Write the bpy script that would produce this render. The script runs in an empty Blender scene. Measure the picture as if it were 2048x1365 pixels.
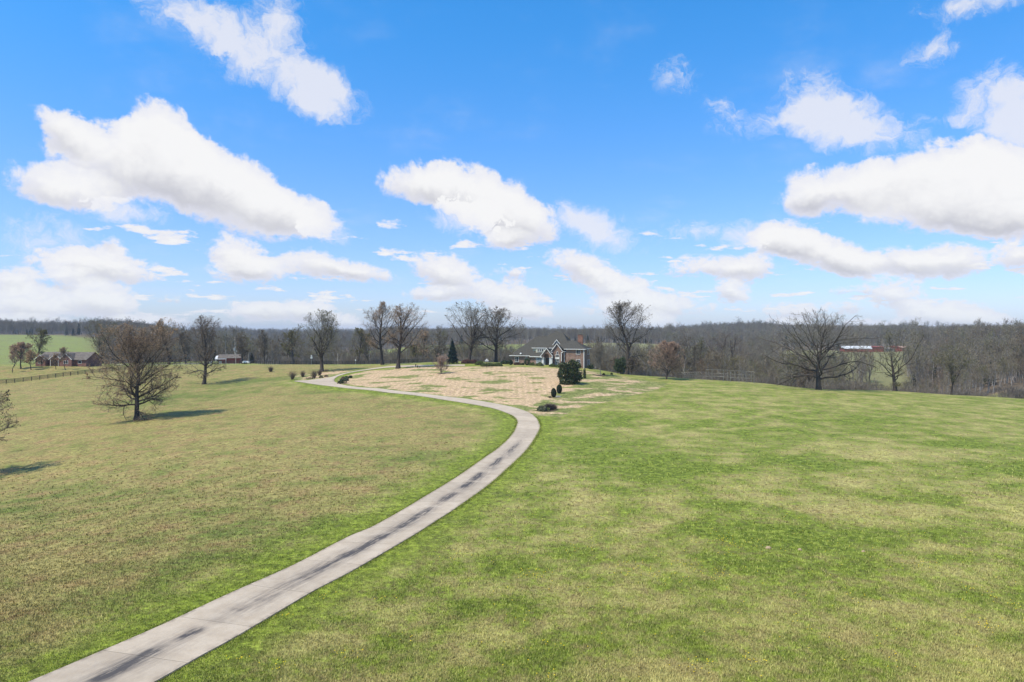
import bpy, math, random
import numpy as np

PI = math.pi
scene = bpy.context.scene
COL = scene.collection
random.seed(7)

# ------------------------------------------------------------------ camera
FPX, HOR, CH = 1365.0, 662.0, 17.0          # focal length and horizon row in pixels of the 2048 frame, camera height
cam_d = bpy.data.cameras.new('camera')
cam = bpy.data.objects.new('camera', cam_d)
COL.objects.link(cam)
cam.location = (0, 0, CH)
cam.rotation_euler = (PI / 2, 0, 0)
cam_d.sensor_width = 36.0
cam_d.lens = 36.0 * FPX / 2048.0
cam_d.shift_y = -(682.5 - HOR) / 2048.0
cam_d.clip_start = 0.5
cam_d.clip_end = 20000
scene.camera = cam

# ------------------------------------------------------------------ render / exposure
scene.view_settings.view_transform = 'Standard'
scene.view_settings.look = 'None'
scene.view_settings.gamma = 1
scene.view_settings.exposure = 0.20
scene.view_settings.use_curve_mapping = False
scene.cycles.max_bounces = 5
scene.cycles.diffuse_bounces = 2
scene.cycles.glossy_bounces = 2
scene.cycles.volume_bounces = 0
scene.cycles.caustics_reflective = False
scene.cycles.caustics_refractive = False

# ------------------------------------------------------------------ node helper
class NT:
    def __init__(s, tree, clear=True):
        s.t = tree
        if clear: tree.nodes.clear()
    def n(s, typ, props=None, **inp):
        nd = s.t.nodes.new(typ)
        for k, v in (props or {}).items(): setattr(nd, k, v)
        for k, v in inp.items():
            key = int(k[1:]) if k[0] == 'i' and k[1:].isdigit() else k.replace('_', ' ')
            s.put(nd.inputs[key], v)
        return nd
    def put(s, sock, v):
        if isinstance(v, bpy.types.NodeSocket): s.t.links.new(v, sock)
        elif isinstance(v, bpy.types.Node): s.t.links.new(v.outputs[0], sock)
        else: sock.default_value = v
    def m(s, op, a, b=0.0, c=0.0, clamp=False):
        nd = s.t.nodes.new('ShaderNodeMath'); nd.operation = op; nd.use_clamp = clamp
        s.put(nd.inputs[0], a); s.put(nd.inputs[1], b); s.put(nd.inputs[2], c)
        return nd.outputs[0]
    def vm(s, op, a, b=(0, 0, 0), c=(0, 0, 0)):
        nd = s.t.nodes.new('ShaderNodeVectorMath'); nd.operation = op
        s.put(nd.inputs[0], a); s.put(nd.inputs[1], b); s.put(nd.inputs[2], c)
        return nd.outputs[0]
    def mix(s, f, a, b, mode='MIX'):
        nd = s.t.nodes.new('ShaderNodeMix'); nd.data_type = 'RGBA'; nd.blend_type = mode
        s.put(nd.inputs[0], f)
        s.put(nd.inputs[6], a if not isinstance(a, tuple) else (*a, 1)[:4])
        s.put(nd.inputs[7], b if not isinstance(b, tuple) else (*b, 1)[:4])
        return nd.outputs[2]
    def ss(s, v, lo, hi, a=0.0, b=1.0):
        nd = s.t.nodes.new('ShaderNodeMapRange'); nd.interpolation_type = 'SMOOTHSTEP'
        for k, x in zip(('Value', 'From Min', 'From Max', 'To Min', 'To Max'), (v, lo, hi, a, b)): s.put(nd.inputs[k], x)
        return nd.outputs[0]
    def noise(s, vec, scale, detail=4.0, rough=0.55, dist=0.0, out=0):
        nd = s.n('ShaderNodeTexNoise', None, Vector=vec, Scale=scale, Detail=detail, Roughness=rough, Distortion=dist)
        return nd.outputs[out]

def newmat(name):
    m = bpy.data.materials.new(name); m.use_nodes = True
    return m, NT(m.node_tree)

# ------------------------------------------------------------------ sun and sky
SUN_EL, SUN_AZ = math.radians(57), math.radians(-121)     # azimuth from +Y, clockwise: sun behind the camera on the left
sx, sy, sz = math.sin(SUN_AZ) * math.cos(SUN_EL), math.cos(SUN_AZ) * math.cos(SUN_EL), math.sin(SUN_EL)
sun_d = bpy.data.lights.new('sun', 'SUN')
sun_d.energy = 5.0; sun_d.angle = math.radians(0.53); sun_d.color = (1.0, 0.915, 0.77)
sun = bpy.data.objects.new('sun', sun_d); COL.objects.link(sun)
from mathutils import Vector
sun.rotation_euler = Vector((sx, sy, sz)).to_track_quat('Z', 'Y').to_euler()

world = bpy.data.worlds.new('World'); scene.world = world; world.use_nodes = True
W = NT(world.node_tree)
dirv = W.n('ShaderNodeTexCoord').outputs['Generated']
nish = W.n('ShaderNodeTexSky', dict(sky_type='NISHITA', sun_disc=False, sun_elevation=SUN_EL, sun_rotation=SUN_AZ,
                                    altitude=200, air_density=1.0, dust_density=0.6, ozone_density=2.5))
nish.sky_type = 'NISHITA'
hs = W.n('ShaderNodeHueSaturation', None, Hue=0.5, Saturation=1.0, Value=1.0, Fac=1.0, Color=nish.outputs[0])
sep = W.n('ShaderNodeSeparateXYZ', None, Vector=dirv)
el = W.m('ARCSINE', sep.outputs[2])
az = W.m('ARCTAN2', sep.outputs[0], sep.outputs[1])
lowgrad = W.ss(el, 0.0, 0.50)
tint = W.mix(lowgrad, (0.92, 1.02, 1.42), (0.36, 1.27, 1.86))
skycol = W.mix(1.0, hs.outputs[0], tint, 'MULTIPLY')
P0 = W.n('ShaderNodeCombineXYZ', None, X=az, Y=el, Z=0.0).outputs[0]
# clouds: (px, row, rx, ry, slope in degrees downwards to the right, weight)
CL = [
 (140,262,75,38,22,1.0),(320,262,80,58,25,1.1),(300,330,190,80,8,1.2),(130,378,115,48,8,1.0),(430,368,190,80,24,1.3),(580,425,120,48,20,1.1),(255,425,90,30,5,.7),(650,460,60,28,15,.7),
 (330,25,110,32,22,.62),(440,85,90,45,38,.75),(560,125,120,58,28,.8),(655,185,75,40,22,.85),(560,28,55,42,-30,.72),(620,215,60,22,20,.6),(410,15,70,25,10,.4),
 (850,368,95,46,8,1.1),(960,392,115,64,14,1.2),(1030,440,95,48,8,1.1),(935,432,85,40,5,.8),(1200,462,95,42,18,.75),(1160,430,60,26,30,.55),(1010,482,50,16,0,.6),
 (1680,378,130,50,3,.85),(1850,355,150,66,-4,1.2),(1985,370,170,90,-3,1.35),(1900,418,200,48,2,1.0),(1620,400,60,40,0,.5),(2040,440,120,40,0,.9),
 (1640,215,95,60,35,.8),(1720,262,130,48,14,.8),(1590,245,80,32,-15,.5),(1350,150,48,34,15,.55),(1862,95,60,36,-25,.62),(1440,210,50,22,20,.35),(2010,200,100,60,22,.9),(2050,270,80,50,0,.9),(1940,2,130,26,3,.65),(1900,245,50,14,8,.4),(1480,250,80,30,0,.35),
 (1560,478,85,38,5,1.1),(1640,502,115,36,17,1.1),(1710,528,60,20,12,.8),(1885,524,95,38,-2,.95),(1800,518,60,24,15,.6),(2040,508,50,34,-5,.8),(1400,462,90,24,-5,.5),(1500,470,50,30,0,.7),
 (95,478,95,55,5,.62),(190,532,130,26,6,.95),(30,562,55,20,2,.8),(60,612,90,28,4,1.0),(200,602,80,28,8,.95),(480,512,68,36,12,1.0),(510,542,90,20,0,.7),(640,528,90,30,6,.95),(725,546,60,14,8,.6),(225,490,35,16,20,.4),
 (900,548,80,27,18,.75),(870,588,70,12,0,.55),(1020,596,70,24,8,1.0),(1050,626,66,13,0,.9),(505,622,55,17,0,.9),(600,622,70,17,2,.9),(690,645,40,14,0,.7),
 (1245,578,95,34,12,1.05),(1160,532,75,24,14,.62),(1290,614,130,18,0,.85),(1410,535,95,20,-4,.5),(1490,540,55,22,-10,.75),(1465,586,38,17,15,.8),(1030,548,50,12,5,.4),
 (1790,588,65,26,16,.62),(1885,630,100,22,3,1.0),(1960,645,80,14,2,.8),(1570,655,60,13,0,.9),(1310,652,50,20,10,.8),(1740,655,100,12,0,.8),(300,644,80,12,0,.8),(40,645,100,12,0,.8),(1590,625,90,16,2,.5),(800,625,60,10,0,.3),(1690,580,60,10,0,.3),
 (130,560,60,18,0,.35),(350,600,50,10,0,.25),(1700,615,60,12,5,.35),
]
wn = W.n('ShaderNodeTexNoise', None, Vector=P0, Scale=14.0, Detail=6.0, Roughness=0.55).outputs[1]
wn2 = W.n('ShaderNodeTexNoise', None, Vector=P0, Scale=45.0, Detail=5.0, Roughness=0.6).outputs[1]
warp = W.vm('MULTIPLY', W.vm('SUBTRACT', wn, (.5, .5, .5)), (0.050, 0.030, 0))
warp2 = W.vm('MULTIPLY', W.vm('SUBTRACT', wn2, (.5, .5, .5)), (0.030, 0.024, 0))
lowk = W.ss(el, 0.0, 0.26, 0.22, 1.0)
kv = W.n('ShaderNodeCombineXYZ', None, X=lowk, Y=lowk, Z=lowk).outputs[0]
P1 = W.vm('ADD', P0, W.vm('MULTIPLY', W.vm('ADD', warp, warp2), kv))
acc, accv, veil = None, None, None
for kk, (px, row, rx, ry, rot, w) in enumerate(CL):
    if kk % 8 == 7 and accv is not None:      # keeps Cycles evaluating the blobs in batches, so that the shader fits its stack
        P1 = W.vm('ADD', P1, W.vm('MULTIPLY', accv, (1e-9, 1e-9, 0)))
    thin_ = w < .92 and row < 480 and not (u_big := (row > 340 and px > 1500))
    if thin_: rx, ry = rx*1.15, ry*1.15      # thin veils
    elif ry < 30: w, rx, ry = w*1.15, rx*1.05, ry*1.45
    u = (px - 1024) / FPX; v = (HOR - row) / FPX
    a_ = math.atan(u); e_ = math.atan(v / math.sqrt(1 + u * u))
    kx = 1.24 * math.cos(a_) ** 2 / FPX; ky = 1.18 * math.cos(a_) / FPX
    mp = W.n('ShaderNodeMapping', dict(vector_type='TEXTURE'), Vector=P1, Location=(a_, e_, 0),
             Rotation=(0, 0, -math.radians(rot)), Scale=(rx * kx, ry * ky, 1))
    g = W.n('ShaderNodeTexGradient', dict(gradient_type='SPHERICAL'), Vector=mp.outputs[0]).outputs[1]
    if thin_:
        veil = W.m('MULTIPLY', g, w) if veil is None else W.m('MULTIPLY_ADD', g, w, veil)
    elif acc is None:
        acc = W.m('MULTIPLY', g, w); accv = W.vm('MULTIPLY', mp.outputs[0], g)
    else:
        acc = W.m('MULTIPLY_ADD', g, w, acc); accv = W.vm('MULTIPLY_ADD', mp.outputs[0], g, accv)
# beyond the picture the sky goes on with the same kind of broken cloud
inv = W.m('DIVIDE', 1.0, W.m('MAXIMUM', W.m('ADD', sep.outputs[2], 0.12), 0.03))
plane = W.vm('MULTIPLY', dirv, W.n('ShaderNodeCombineXYZ', None, X=inv, Y=inv, Z=0.0).outputs[0])
gen = W.ss(W.noise(plane, 0.55, 5.0, 0.55), 0.52, 0.72, 0.0, 0.75)
outside = W.m('MAXIMUM', W.ss(W.m('ABSOLUTE', az), 0.66, 0.85), W.ss(el, 0.46, 0.65))
acc = W.m('MULTIPLY_ADD', gen, outside, acc)
f1 = W.noise(P0, 24.0, 10.0, 0.66, 0.35)
f2 = W.noise(P0, 9.0, 7.0, 0.55)
f4 = W.noise(W.vm('MULTIPLY', P0, (1.0, 1.5, 1.0)), 62.0, 8.0, 0.66, 0.3)
low_ = W.ss(el, 0.02, 0.24, 1.0, 0.0)
f1 = W.m('ADD', W.m('MULTIPLY', f4, low_), W.m('MULTIPLY', f1, W.m('SUBTRACT', 1.0, low_)))
hum = W.m('MULTIPLY', W.ss(el, 0.0, 0.25, 1.0, 1.0), W.m('ADD', W.m('MULTIPLY', W.m('SUBTRACT', f1, 0.5), 1.45), W.m('MULTIPLY', W.m('SUBTRACT', f2, 0.5), 0.75)))
puffs = W.ss(W.noise(plane, 2.3, 6.0, 0.6), 0.52, 0.70, 0.0, 0.75)
puffs = W.m('MULTIPLY', puffs, W.m('MULTIPLY', W.ss(el, 0.0, 0.035), W.ss(el, 0.10, 0.20, 1.0, 0.0)))
acc = W.m('MAXIMUM', acc, puffs)
dens = W.m('ADD', acc, W.m('MULTIPLY', hum, W.ss(acc, 0.0, 0.22)))
alpha = W.ss(dens, 0.10, 0.46)
thin = W.m('MULTIPLY', W.ss(W.noise(plane, 1.6, 7.0, 0.6), 0.48, 0.80, 0.0, 0.35), W.ss(el, 0.0, 0.1))
alpha = W.m('MAXIMUM', alpha, W.m('MULTIPLY', thin, W.ss(f2, 0.4, 0.7)))
f3 = W.noise(P1, 30.0, 12.0, 0.72, 0.6)
va = W.ss(W.m('ADD', veil, W.m('MULTIPLY', W.m('SUBTRACT', f3, 0.5), W.ss(veil, 0.0, 0.25, 0.0, 1.7))), 0.10, 0.85, 0.0, 0.86)
alpha = W.m('MAXIMUM', alpha, va)
hy = W.m('DIVIDE', W.n('ShaderNodeSeparateXYZ', None, Vector=accv).outputs[1], W.m('MAXIMUM', acc, 0.05))
hy = W.m('ADD', hy, W.m('MULTIPLY', W.m('SUBTRACT', f1, 0.5), 0.7))
lit = W.m('MAXIMUM', W.ss(hy, -0.62, 0.10), W.ss(va, 0.0, 0.15))
thick = W.ss(dens, 0.35, 0.9)
shadec = W.mix(thick, (0.76, 0.76, 0.84), (0.57, 0.57, 0.62))
litc = W.mix(thick, (0.88, 0.88, 0.93), (0.97, 0.96, 0.95))
cloudc = W.mix(lit, shadec, litc)
bg1 = W.n('ShaderNodeBackground', None, Color=skycol, Strength=0.115)
bg2 = W.n('ShaderNodeBackground', None, Color=cloudc, Strength=0.86)
lowfade = W.m('MULTIPLY', alpha, W.ss(el, -0.02, 0.10, 0.72, 0.97))
mx = W.n('ShaderNodeMixShader', None, Fac=lowfade)
W.put(mx.inputs[1], bg1); W.put(mx.inputs[2], bg2)
W.n('ShaderNodeOutputWorld', None, Surface=mx.outputs[0])
world.cycles.sampling_method = 'MANUAL'; world.cycles.sample_map_resolution = 512

# ------------------------------------------------------------------ terrain
# ground profiles: photograph column -> (depth, height) pairs
PR = {
 -900: [(60,-1),(100,-4),(180,-3),(240,-1),(300,2),(450,-4),(700,6),(1000,18),(1500,22),(2500,10),(5000,0)],
 0:    [(45,-.3),(62,-1.6),(100,-4.4),(145,-3.8),(182,-3.0),(215,-2.2),(236,-1.6),(262,.8),(283,2.2),(300,2.2),(350,-3),(420,-6),(560,-3),(700,3),(850,9),(1000,11),(1400,16),(1900,12),(5000,0)],
 110:  [(45,-.2),(62,-1.4),(100,-3.8),(145,-3.0),(182,-2.0),(220,-1.2),(243,-.1),(262,1.5),(283,2.6),(300,2.6),(350,-2),(420,-6),(560,-3),(700,2),(850,8),(1000,10),(1400,14),(1900,10),(5000,0)],
 272:  [(45,0),(65,-.9),(100,-2.5),(145,-2.0),(182,-1.4),(215,-.8),(245,.7),(283,2.2),(302,1.8),(360,0),(450,-8),(700,-4),(1000,4),(1400,9),(2000,8),(5000,0)],
 408:  [(45,0),(65,-.5),(100,-1.8),(145,-1.5),(182,-.8),(221,-.4),(250,1.1),(283,2.7),(302,2.2),(360,1),(450,-8),(700,-8),(1100,-4),(1600,4),(2500,8),(5000,0)],
 580:  [(60,-.2),(100,-.9),(145,-.3),(182,.9),(200,1.9),(225,2.0),(245,2.6),(275,3.35),(292,2.6),(340,0),(450,-12),(800,-14),(1500,-8),(2500,4),(3500,5),(6000,-5)],
 700:  [(60,0),(100,-.6),(145,.3),(182,1.8),(215,3.0),(245,3.4),(272,3.4),(290,2.6),(345,-3),(450,-14),(800,-12),(1500,-6),(2500,2),(3800,6),(6000,-5)],
 900:  [(60,0),(100,-.2),(145,.7),(182,2.8),(220,4.6),(250,5.0),(262,5.0),(290,3.4),(340,-4),(450,-12),(650,-6),(850,-1),(1000,-2),(1400,2),(2000,0),(6000,-5)],
 1060: [(60,0),(100,0),(145,.9),(182,2.9),(205,4.6),(225,5.3),(262,4.8),(300,1),(350,-6),(450,-12),(650,-8),(850,-1),(1000,-2),(1400,3),(2000,0),(6000,-5)],
 1168: [(60,0),(100,0),(145,.9),(182,2.5),(215,3.8),(236,4.2),(258,3.2),(300,-3),(350,-9),(450,-13),(650,-8),(850,-1),(1000,-3),(1300,1),(2000,0),(6000,-5)],
 1240: [(60,0),(100,0),(145,.9),(182,2.1),(217,2.9),(235,2.2),(262,-1),(300,-8),(380,-13),(500,-13),(700,-4),(850,-1),(1000,-3),(1300,0),(2000,0),(6000,-5)],
 1333: [(60,0),(100,0),(145,.9),(182,1.8),(211,2.2),(224,1.8),(245,-1.5),(290,-9),(380,-13),(500,-13),(700,-5),(850,-1),(1000,-3),(1300,3),(2000,0),(6000,-5)],
 1500: [(60,0),(100,0),(145,.9),(182,1.5),(207,1.4),(225,-1),(260,-9),(330,-14),(450,-14),(600,-10),(760,-4.5),(850,-4.5),(1000,0),(1500,10),(2000,5),(6000,-5)],
 1640: [(60,0),(100,0),(145,.8),(180,.9),(194,.5),(215,-2.4),(250,-10),(330,-16),(430,-15),(560,-9.5),(690,-5),(760,-4),(1000,2),(1500,13),(2000,8),(6000,-5)],
 1790: [(60,0),(100,0),(145,.5),(180,.3),(196,-.3),(215,-3.2),(250,-10),(330,-16),(430,-14.5),(560,-9),(690,-4.6),(760,-4),(1000,2),(1500,8),(2000,4),(6000,-5)],
 1920: [(60,0),(100,-.1),(145,.1),(175,-.2),(188,-.7),(210,-5),(250,-10),(330,-10),(450,-6),(600,0),(800,4),(1200,4),(2000,0),(6000,-5)],
 2048: [(60,0),(100,-.3),(145,-.4),(170,-.6),(183,-1.2),(205,-5.5),(240,-3.6),(262,-3.0),(300,-5),(360,-5),(450,-1),(600,4),(800,5),(1200,3),(2000,0),(6000,-5)],
 2500: [(60,-.2),(100,-.8),(150,-1.5),(200,-4),(300,-2),(450,2),(700,6),(1200,4),(2000,0),(6000,-5)],
}
def pchip(x, y, xi):
    x = np.asarray(x, float); y = np.asarray(y, float)
    h = np.diff(x); d = np.diff(y) / h
    m = np.zeros_like(y)
    for i in range(1, len(x) - 1):
        if d[i-1] * d[i] > 0:
            w1, w2 = 2*h[i] + h[i-1], h[i] + 2*h[i-1]
            m[i] = (w1 + w2) / (w1 / d[i-1] + w2 / d[i])
    xi = np.clip(xi, x[0], x[-1])
    k = np.clip(np.searchsorted(x, xi) - 1, 0, len(x) - 2)
    t = (xi - x[k]) / h[k]
    return ((1+2*t)*(1-t)**2*y[k] + t*(1-t)**2*h[k]*m[k] + t*t*(3-2*t)*y[k+1] + t*t*(t-1)*h[k]*m[k+1])
LR0, LR1, NR, NA = math.log(25), math.log(8000), 700, 900
lrs = np.linspace(LR0, LR1, NR); azs = np.linspace(-PI, PI, NA)
cols = [(-PI, [(60,0),(8000,0)]), (-1.9, [(60,0),(8000,0)])]
for c in sorted(PR):
    th = math.atan((c - 1024) / FPX)
    cols.append((th, [(33 / math.cos(th), 0)] + [(d / math.cos(th), z) for d, z in PR[c]]))
cols += [(1.9, [(60,0),(8000,0)]), (PI, [(60,0),(8000,0)])]
prof = np.array([pchip([math.log(d) for d, _ in p], [z for _, z in p], lrs) for _, p in cols])
ths = [c[0] for c in cols]
T = np.array([pchip(ths, prof[:, j], azs) for j in range(NR)]).T
ker = np.exp(-np.linspace(-1.6, 1.6, 7) ** 2); ker /= ker.sum()
for ax in (0, 1):
    pad = [(3, 3) if a == ax else (0, 0) for a in (0, 1)]
    Tp = np.pad(T, pad, 'edge'); T = sum(ker[i] * np.take(Tp, range(i, i + T.shape[ax]), axis=ax) for i in range(7))
def hterr(X, Y):
    X = np.asarray(X, float); Y = np.asarray(Y, float)
    r = np.maximum(np.hypot(X, Y), 25.1); th = np.arctan2(X, Y)
    a = (th + PI) / (2*PI) * (NA - 1); b = np.clip((np.log(r) - LR0) / (LR1 - LR0), 0, 0.99999) * (NR - 1)
    a0 = np.clip(np.floor(a).astype(int), 0, NA - 2); b0 = np.clip(np.floor(b).astype(int), 0, NR - 2)
    fa, fb = a - a0, b - b0
    z = (T[a0, b0]*(1-fa)*(1-fb) + T[a0+1, b0]*fa*(1-fb) + T[a0, b0+1]*(1-fa)*fb + T[a0+1, b0+1]*fa*fb)
    und = 0.10*np.sin(X*.21+1.3*np.sin(Y*.09))*np.sin(Y*.17+.7*np.sin(X*.11)) * np.clip((r-40)/60, 0, 1)
    far = np.clip((r-420)/900, 0, 1) * (4.5*np.sin(X*.0091+1)*np.sin(Y*.0073+.5) + 2.4*np.sin(X*.021+Y*.013))
    return z + und + far
def ground(px, row, dmax=420):
    D = np.linspace(22, dmax, 3000)
    X = (px - 1024) / FPX * D; zr = CH - (row - HOR) * D / FPX
    hit = np.nonzero(hterr(X, D) >= zr)[0]
    i = hit[0] if len(hit) else int(np.argmin(zr - hterr(X, D)))
    return float(X[i]), float(D[i]), float(hterr(X[i], D[i]))
def at(px, D):
    X = (px - 1024) / FPX * D
    return X, D, float(hterr(X, D))

# ------------------------------------------------------------------ object helpers
def tag(o, label=None, cat=None, group=None, kind=None):
    if label: o['label'] = label
    if cat: o['category'] = cat
    if group: o['group'] = group
    if kind: o['kind'] = kind
    return o
def empty(name, loc, rz=0.0):
    o = bpy.data.objects.new(name, None); COL.objects.link(o)
    o.location = loc; o.rotation_euler = (0, 0, rz); o.empty_display_size = 0.5
    return o
def link(name, me, parent=None, loc=None):
    o = bpy.data.objects.new(name, me); COL.objects.link(o)
    if parent: o.parent = parent
    if loc: o.location = loc
    return o
def npmesh(name, V, F, mat=None, smooth=False):
    """V (n,3) float, F (m,3) or (m,4) int, or a list of such face arrays"""
    Fs = F if isinstance(F, list) and isinstance(F[0], np.ndarray) else [F]
    Fs = [np.asarray(f, np.int32) for f in Fs if len(f)]
    me = bpy.data.meshes.new(name)
    V = np.asarray(V, np.float32)
    me.vertices.add(len(V)); me.vertices.foreach_set('co', V.ravel())
    nl = sum(f.size for f in Fs); npoly = sum(len(f) for f in Fs)
    me.loops.add(nl); me.polygons.add(npoly)
    me.loops.foreach_set('vertex_index', np.concatenate([f.ravel() for f in Fs]))
    tot = np.concatenate([np.full(len(f), f.shape[1], np.int32) for f in Fs])
    st = np.concatenate([[0], np.cumsum(tot)[:-1]]).astype(np.int32)
    me.polygons.foreach_set('loop_start', st)
    me.polygons.foreach_set('use_smooth', np.full(npoly, smooth))
    if mat: me.materials.append(mat)
    me.update(calc_edges=True); me.validate()
    return me
class MB:
    def __init__(s): s.v, s.f = [], []
    def add(s, vs, fs):
        b = len(s.v); s.v += [tuple(p) for p in vs]; s.f += [tuple(i + b for i in f) for f in fs]
        return s
    def box(s, x0, x1, y0, y1, z0, z1):
        return s.add([(x0,y0,z0),(x1,y0,z0),(x1,y1,z0),(x0,y1,z0),(x0,y0,z1),(x1,y0,z1),(x1,y1,z1),(x0,y1,z1)],
                     [(0,3,2,1),(4,5,6,7),(0,1,5,4),(1,2,6,5),(2,3,7,6),(3,0,4,7)])
    def bar(s, a, b, w, h=None):
        a, b = Vector(a), Vector(b); h = h or w
        d = (b - a).normalized(); up = Vector((0, 0, 1)) if abs(d.z) < .95 else Vector((0, 1, 0))
        x = d.cross(up).normalized() * w / 2; y = x.cross(d).normalized() * h / 2
        return s.add([a-x-y, a+x-y, a+x+y, a-x+y, b-x-y, b+x-y, b+x+y, b-x+y],
                     [(0,1,2,3),(7,6,5,4),(0,4,5,1),(1,5,6,2),(2,6,7,3),(3,7,4,0)])
    def cyl(s, a, b, r0, r1=None, n=8):
        a, b = Vector(a), Vector(b); r1 = r0 if r1 is None else r1
        d = (b - a).normalized(); up = Vector((0, 0, 1)) if abs(d.z) < .95 else Vector((0, 1, 0))
        x = d.cross(up).normalized(); y = x.cross(d)
        vs = [a + (x*math.cos(2*PI*i/n) + y*math.sin(2*PI*i/n))*r0 for i in range(n)] + \
             [b + (x*math.cos(2*PI*i/n) + y*math.sin(2*PI*i/n))*r1 for i in range(n)]
        return s.add(vs, [(i, i+n, (i+1) % n + n, (i+1) % n) for i in range(n)] + [tuple(range(n)), tuple(range(2*n-1, n-1, -1))])
    def prism(s, pts, y0, y1):          # outline in x,z extruded in y
        n = len(pts)
        vs = [(p[0], y0, p[1]) for p in pts] + [(p[0], y1, p[1]) for p in pts]
        return s.add(vs, [tuple(range(n)), tuple(range(2*n-1, n-1, -1))] + [(i, i+n, (i+1) % n+n, (i+1) % n) for i in range(n)])
    def ball(s, c, rx, ry, rz, n=10, m=6, j=0.0):
        vs, fs = [], []
        for a in range(m + 1):
            for b in range(n):
                th, ph = PI*a/m, 2*PI*b/n; q = 1 + random.uniform(-j, j)
                vs.append((c[0]+rx*q*math.sin(th)*math.cos(ph), c[1]+ry*q*math.sin(th)*math.sin(ph), c[2]+rz*q*math.cos(th)))
        for a in range(m):
            for b in range(n):
                fs.append((a*n+b, (a+1)*n+b, (a+1)*n+(b+1) % n, a*n+(b+1) % n))
        return s.add(vs, fs)
    def build(s, name, mat, parent=None, smooth=False, loc=None):
        me = bpy.data.meshes.new(name); me.from_pydata([tuple(p) for p in s.v], [], s.f)
        me.materials.append(mat)
        if smooth: me.polygons.foreach_set('use_smooth', [True]*len(me.polygons))
        me.update()
        return link(name, me, parent, loc)

# ------------------------------------------------------------------ masks for the ground cover
def proj(poly): return np.array([ground(*p)[:2] for p in poly])
OUT = [(-260,1500),(60,1365),(177,1316),(325,1252),(468,1186),(589,1131),(700,1074),(751,1052),(849,995),(951,929),(1015,880),(1034,849),(1029,836),(1011,826),(970,814),(882,799.6),(794,788),(706,778.5),(648,771.8),(600,765),(588,762.6),(618.6,760.7),(657,755.7),(686,747.5),(724,740.5),(765,734.6),(800,732),(860,730.6),(930,730)]
INN = [(-25,1553),(313,1365),(396,1318),(479,1274),(619,1190),(704,1145),(826,1073),(870,1045),(921,1012),(1000,952),(1050,905),(1079,861),(1078,846.5),(1071,835),(1050,822.5),(1010,811.5),(930,798),(853,788.8),(765,778.5),(700.6,773),(680,769),(672,765.5),(668.5,762.5),(670,758),(680,752),(712,744),(765,737),(800,734.9),(860,733),(930,732.4)]
def spline(P, n):
    P = np.asarray(P, float); out = []
    Q = np.vstack([2*P[0]-P[1], P, 2*P[-1]-P[-2]])
    for i in range(1, len(Q) - 2):
        p0, p1, p2, p3 = Q[i-1:i+3]
        for t in np.linspace(0, 1, n, endpoint=False):
            out.append(.5*((2*p1)+(-p0+p2)*t+(2*p0-5*p1+4*p2-p3)*t*t+(-p0+3*p1-3*p2+p3)*t**3))
    out.append(P[-1]); return np.array(out)
def resample(P, n):
    d = np.r_[0, np.cumsum(np.hypot(*np.diff(P, axis=0).T))]
    s = np.linspace(0, d[-1], n)
    return np.c_[np.interp(s, d, P[:, 0]), np.interp(s, d, P[:, 1])]
oe, ie = spline(proj(OUT), 8), spline(proj(INN), 8)
# pair the two edges through a common parameter made of matching anchors
def anchored(P, anchors, n):
    d = np.r_[0, np.cumsum(np.hypot(*np.diff(P, axis=0).T))]
    ks = [int(np.argmin(np.hypot(P[:, 0]-a[0], P[:, 1]-a[1]))) for a in anchors]
    out = []
    for j in range(len(ks) - 1):
        s = np.linspace(d[ks[j]], d[ks[j+1]], n[j], endpoint=(j == len(ks)-2))
        out.append(np.c_[np.interp(s, d, P[:, 0]), np.interp(s, d, P[:, 1])])
    return np.vstack(out)
ancO = proj([OUT[0], OUT[3], OUT[5], OUT[7], OUT[9], OUT[11], OUT[14], OUT[18], OUT[20], OUT[23], OUT[-1]])
ancI = proj([INN[0], INN[3], INN[5], (865,1048), (1022,932), (1078,852), (1015,813), INN[20], INN[22], INN[25], INN[-1]])
NS = []
for j in range(len(ancO) - 1):
    NS.append(max(3, int(round(np.hypot(*((ancO[j+1]+ancI[j+1])/2 - (ancO[j]+ancI[j])/2)) / 1.15))))
DO, DI = anchored(oe, ancO, NS), anchored(ie, ancI, NS)
DC = (DO + DI) / 2

LAWN = proj([(676,768),(765,777),(853,787.5),(930,796),(1010,809),(1050,820),(1075,832),(1120,833),(1165,812),(1230,800),(1300,783),(1335,768),(1260,757),(1222,752),(1190,744),(1120,738),(1060,735),(960,733.5),(880,734),(800,737),(740,742),(700,750),(680,757)])
BANK = proj([(575,757),(600,748),(650,745),(700,742),(760,733),(720,739),(680,748),(650,756),(600,761)])
def sdist(P, X, Y):
    """signed distance to polygon (positive inside)"""
    d = np.full(X.shape, 1e9); ins = np.zeros(X.shape, bool)
    for i in range(len(P)):
        a, b = P[i], P[(i+1) % len(P)]
        e = b - a; t = np.clip(((X-a[0])*e[0]+(Y-a[1])*e[1]) / max(e@e, 1e-9), 0, 1)
        d = np.minimum(d, np.hypot(X-a[0]-t*e[0], Y-a[1]-t*e[1]))
        c = ((a[1] > Y) != (b[1] > Y)) & (X < (b[0]-a[0])*(Y-a[1])/(b[1]-a[1]+1e-12)+a[0])
        ins ^= c
    return np.where(ins, d, -d)
def dline(P, X, Y):
    d = np.full(X.shape, 1e9)
    for a, b in zip(P[:-1], P[1:]):
        e = b - a; t = np.clip(((X-a[0])*e[0]+(Y-a[1])*e[1]) / max(e@e, 1e-9), 0, 1)
        d = np.minimum(d, np.hypot(X-a[0]-t*e[0], Y-a[1]-t*e[1]))
    return d
sstep = lambda x, a, b: (lambda t: t*t*(3-2*t))(np.clip((x-a)/(b-a), 0, 1))
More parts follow.
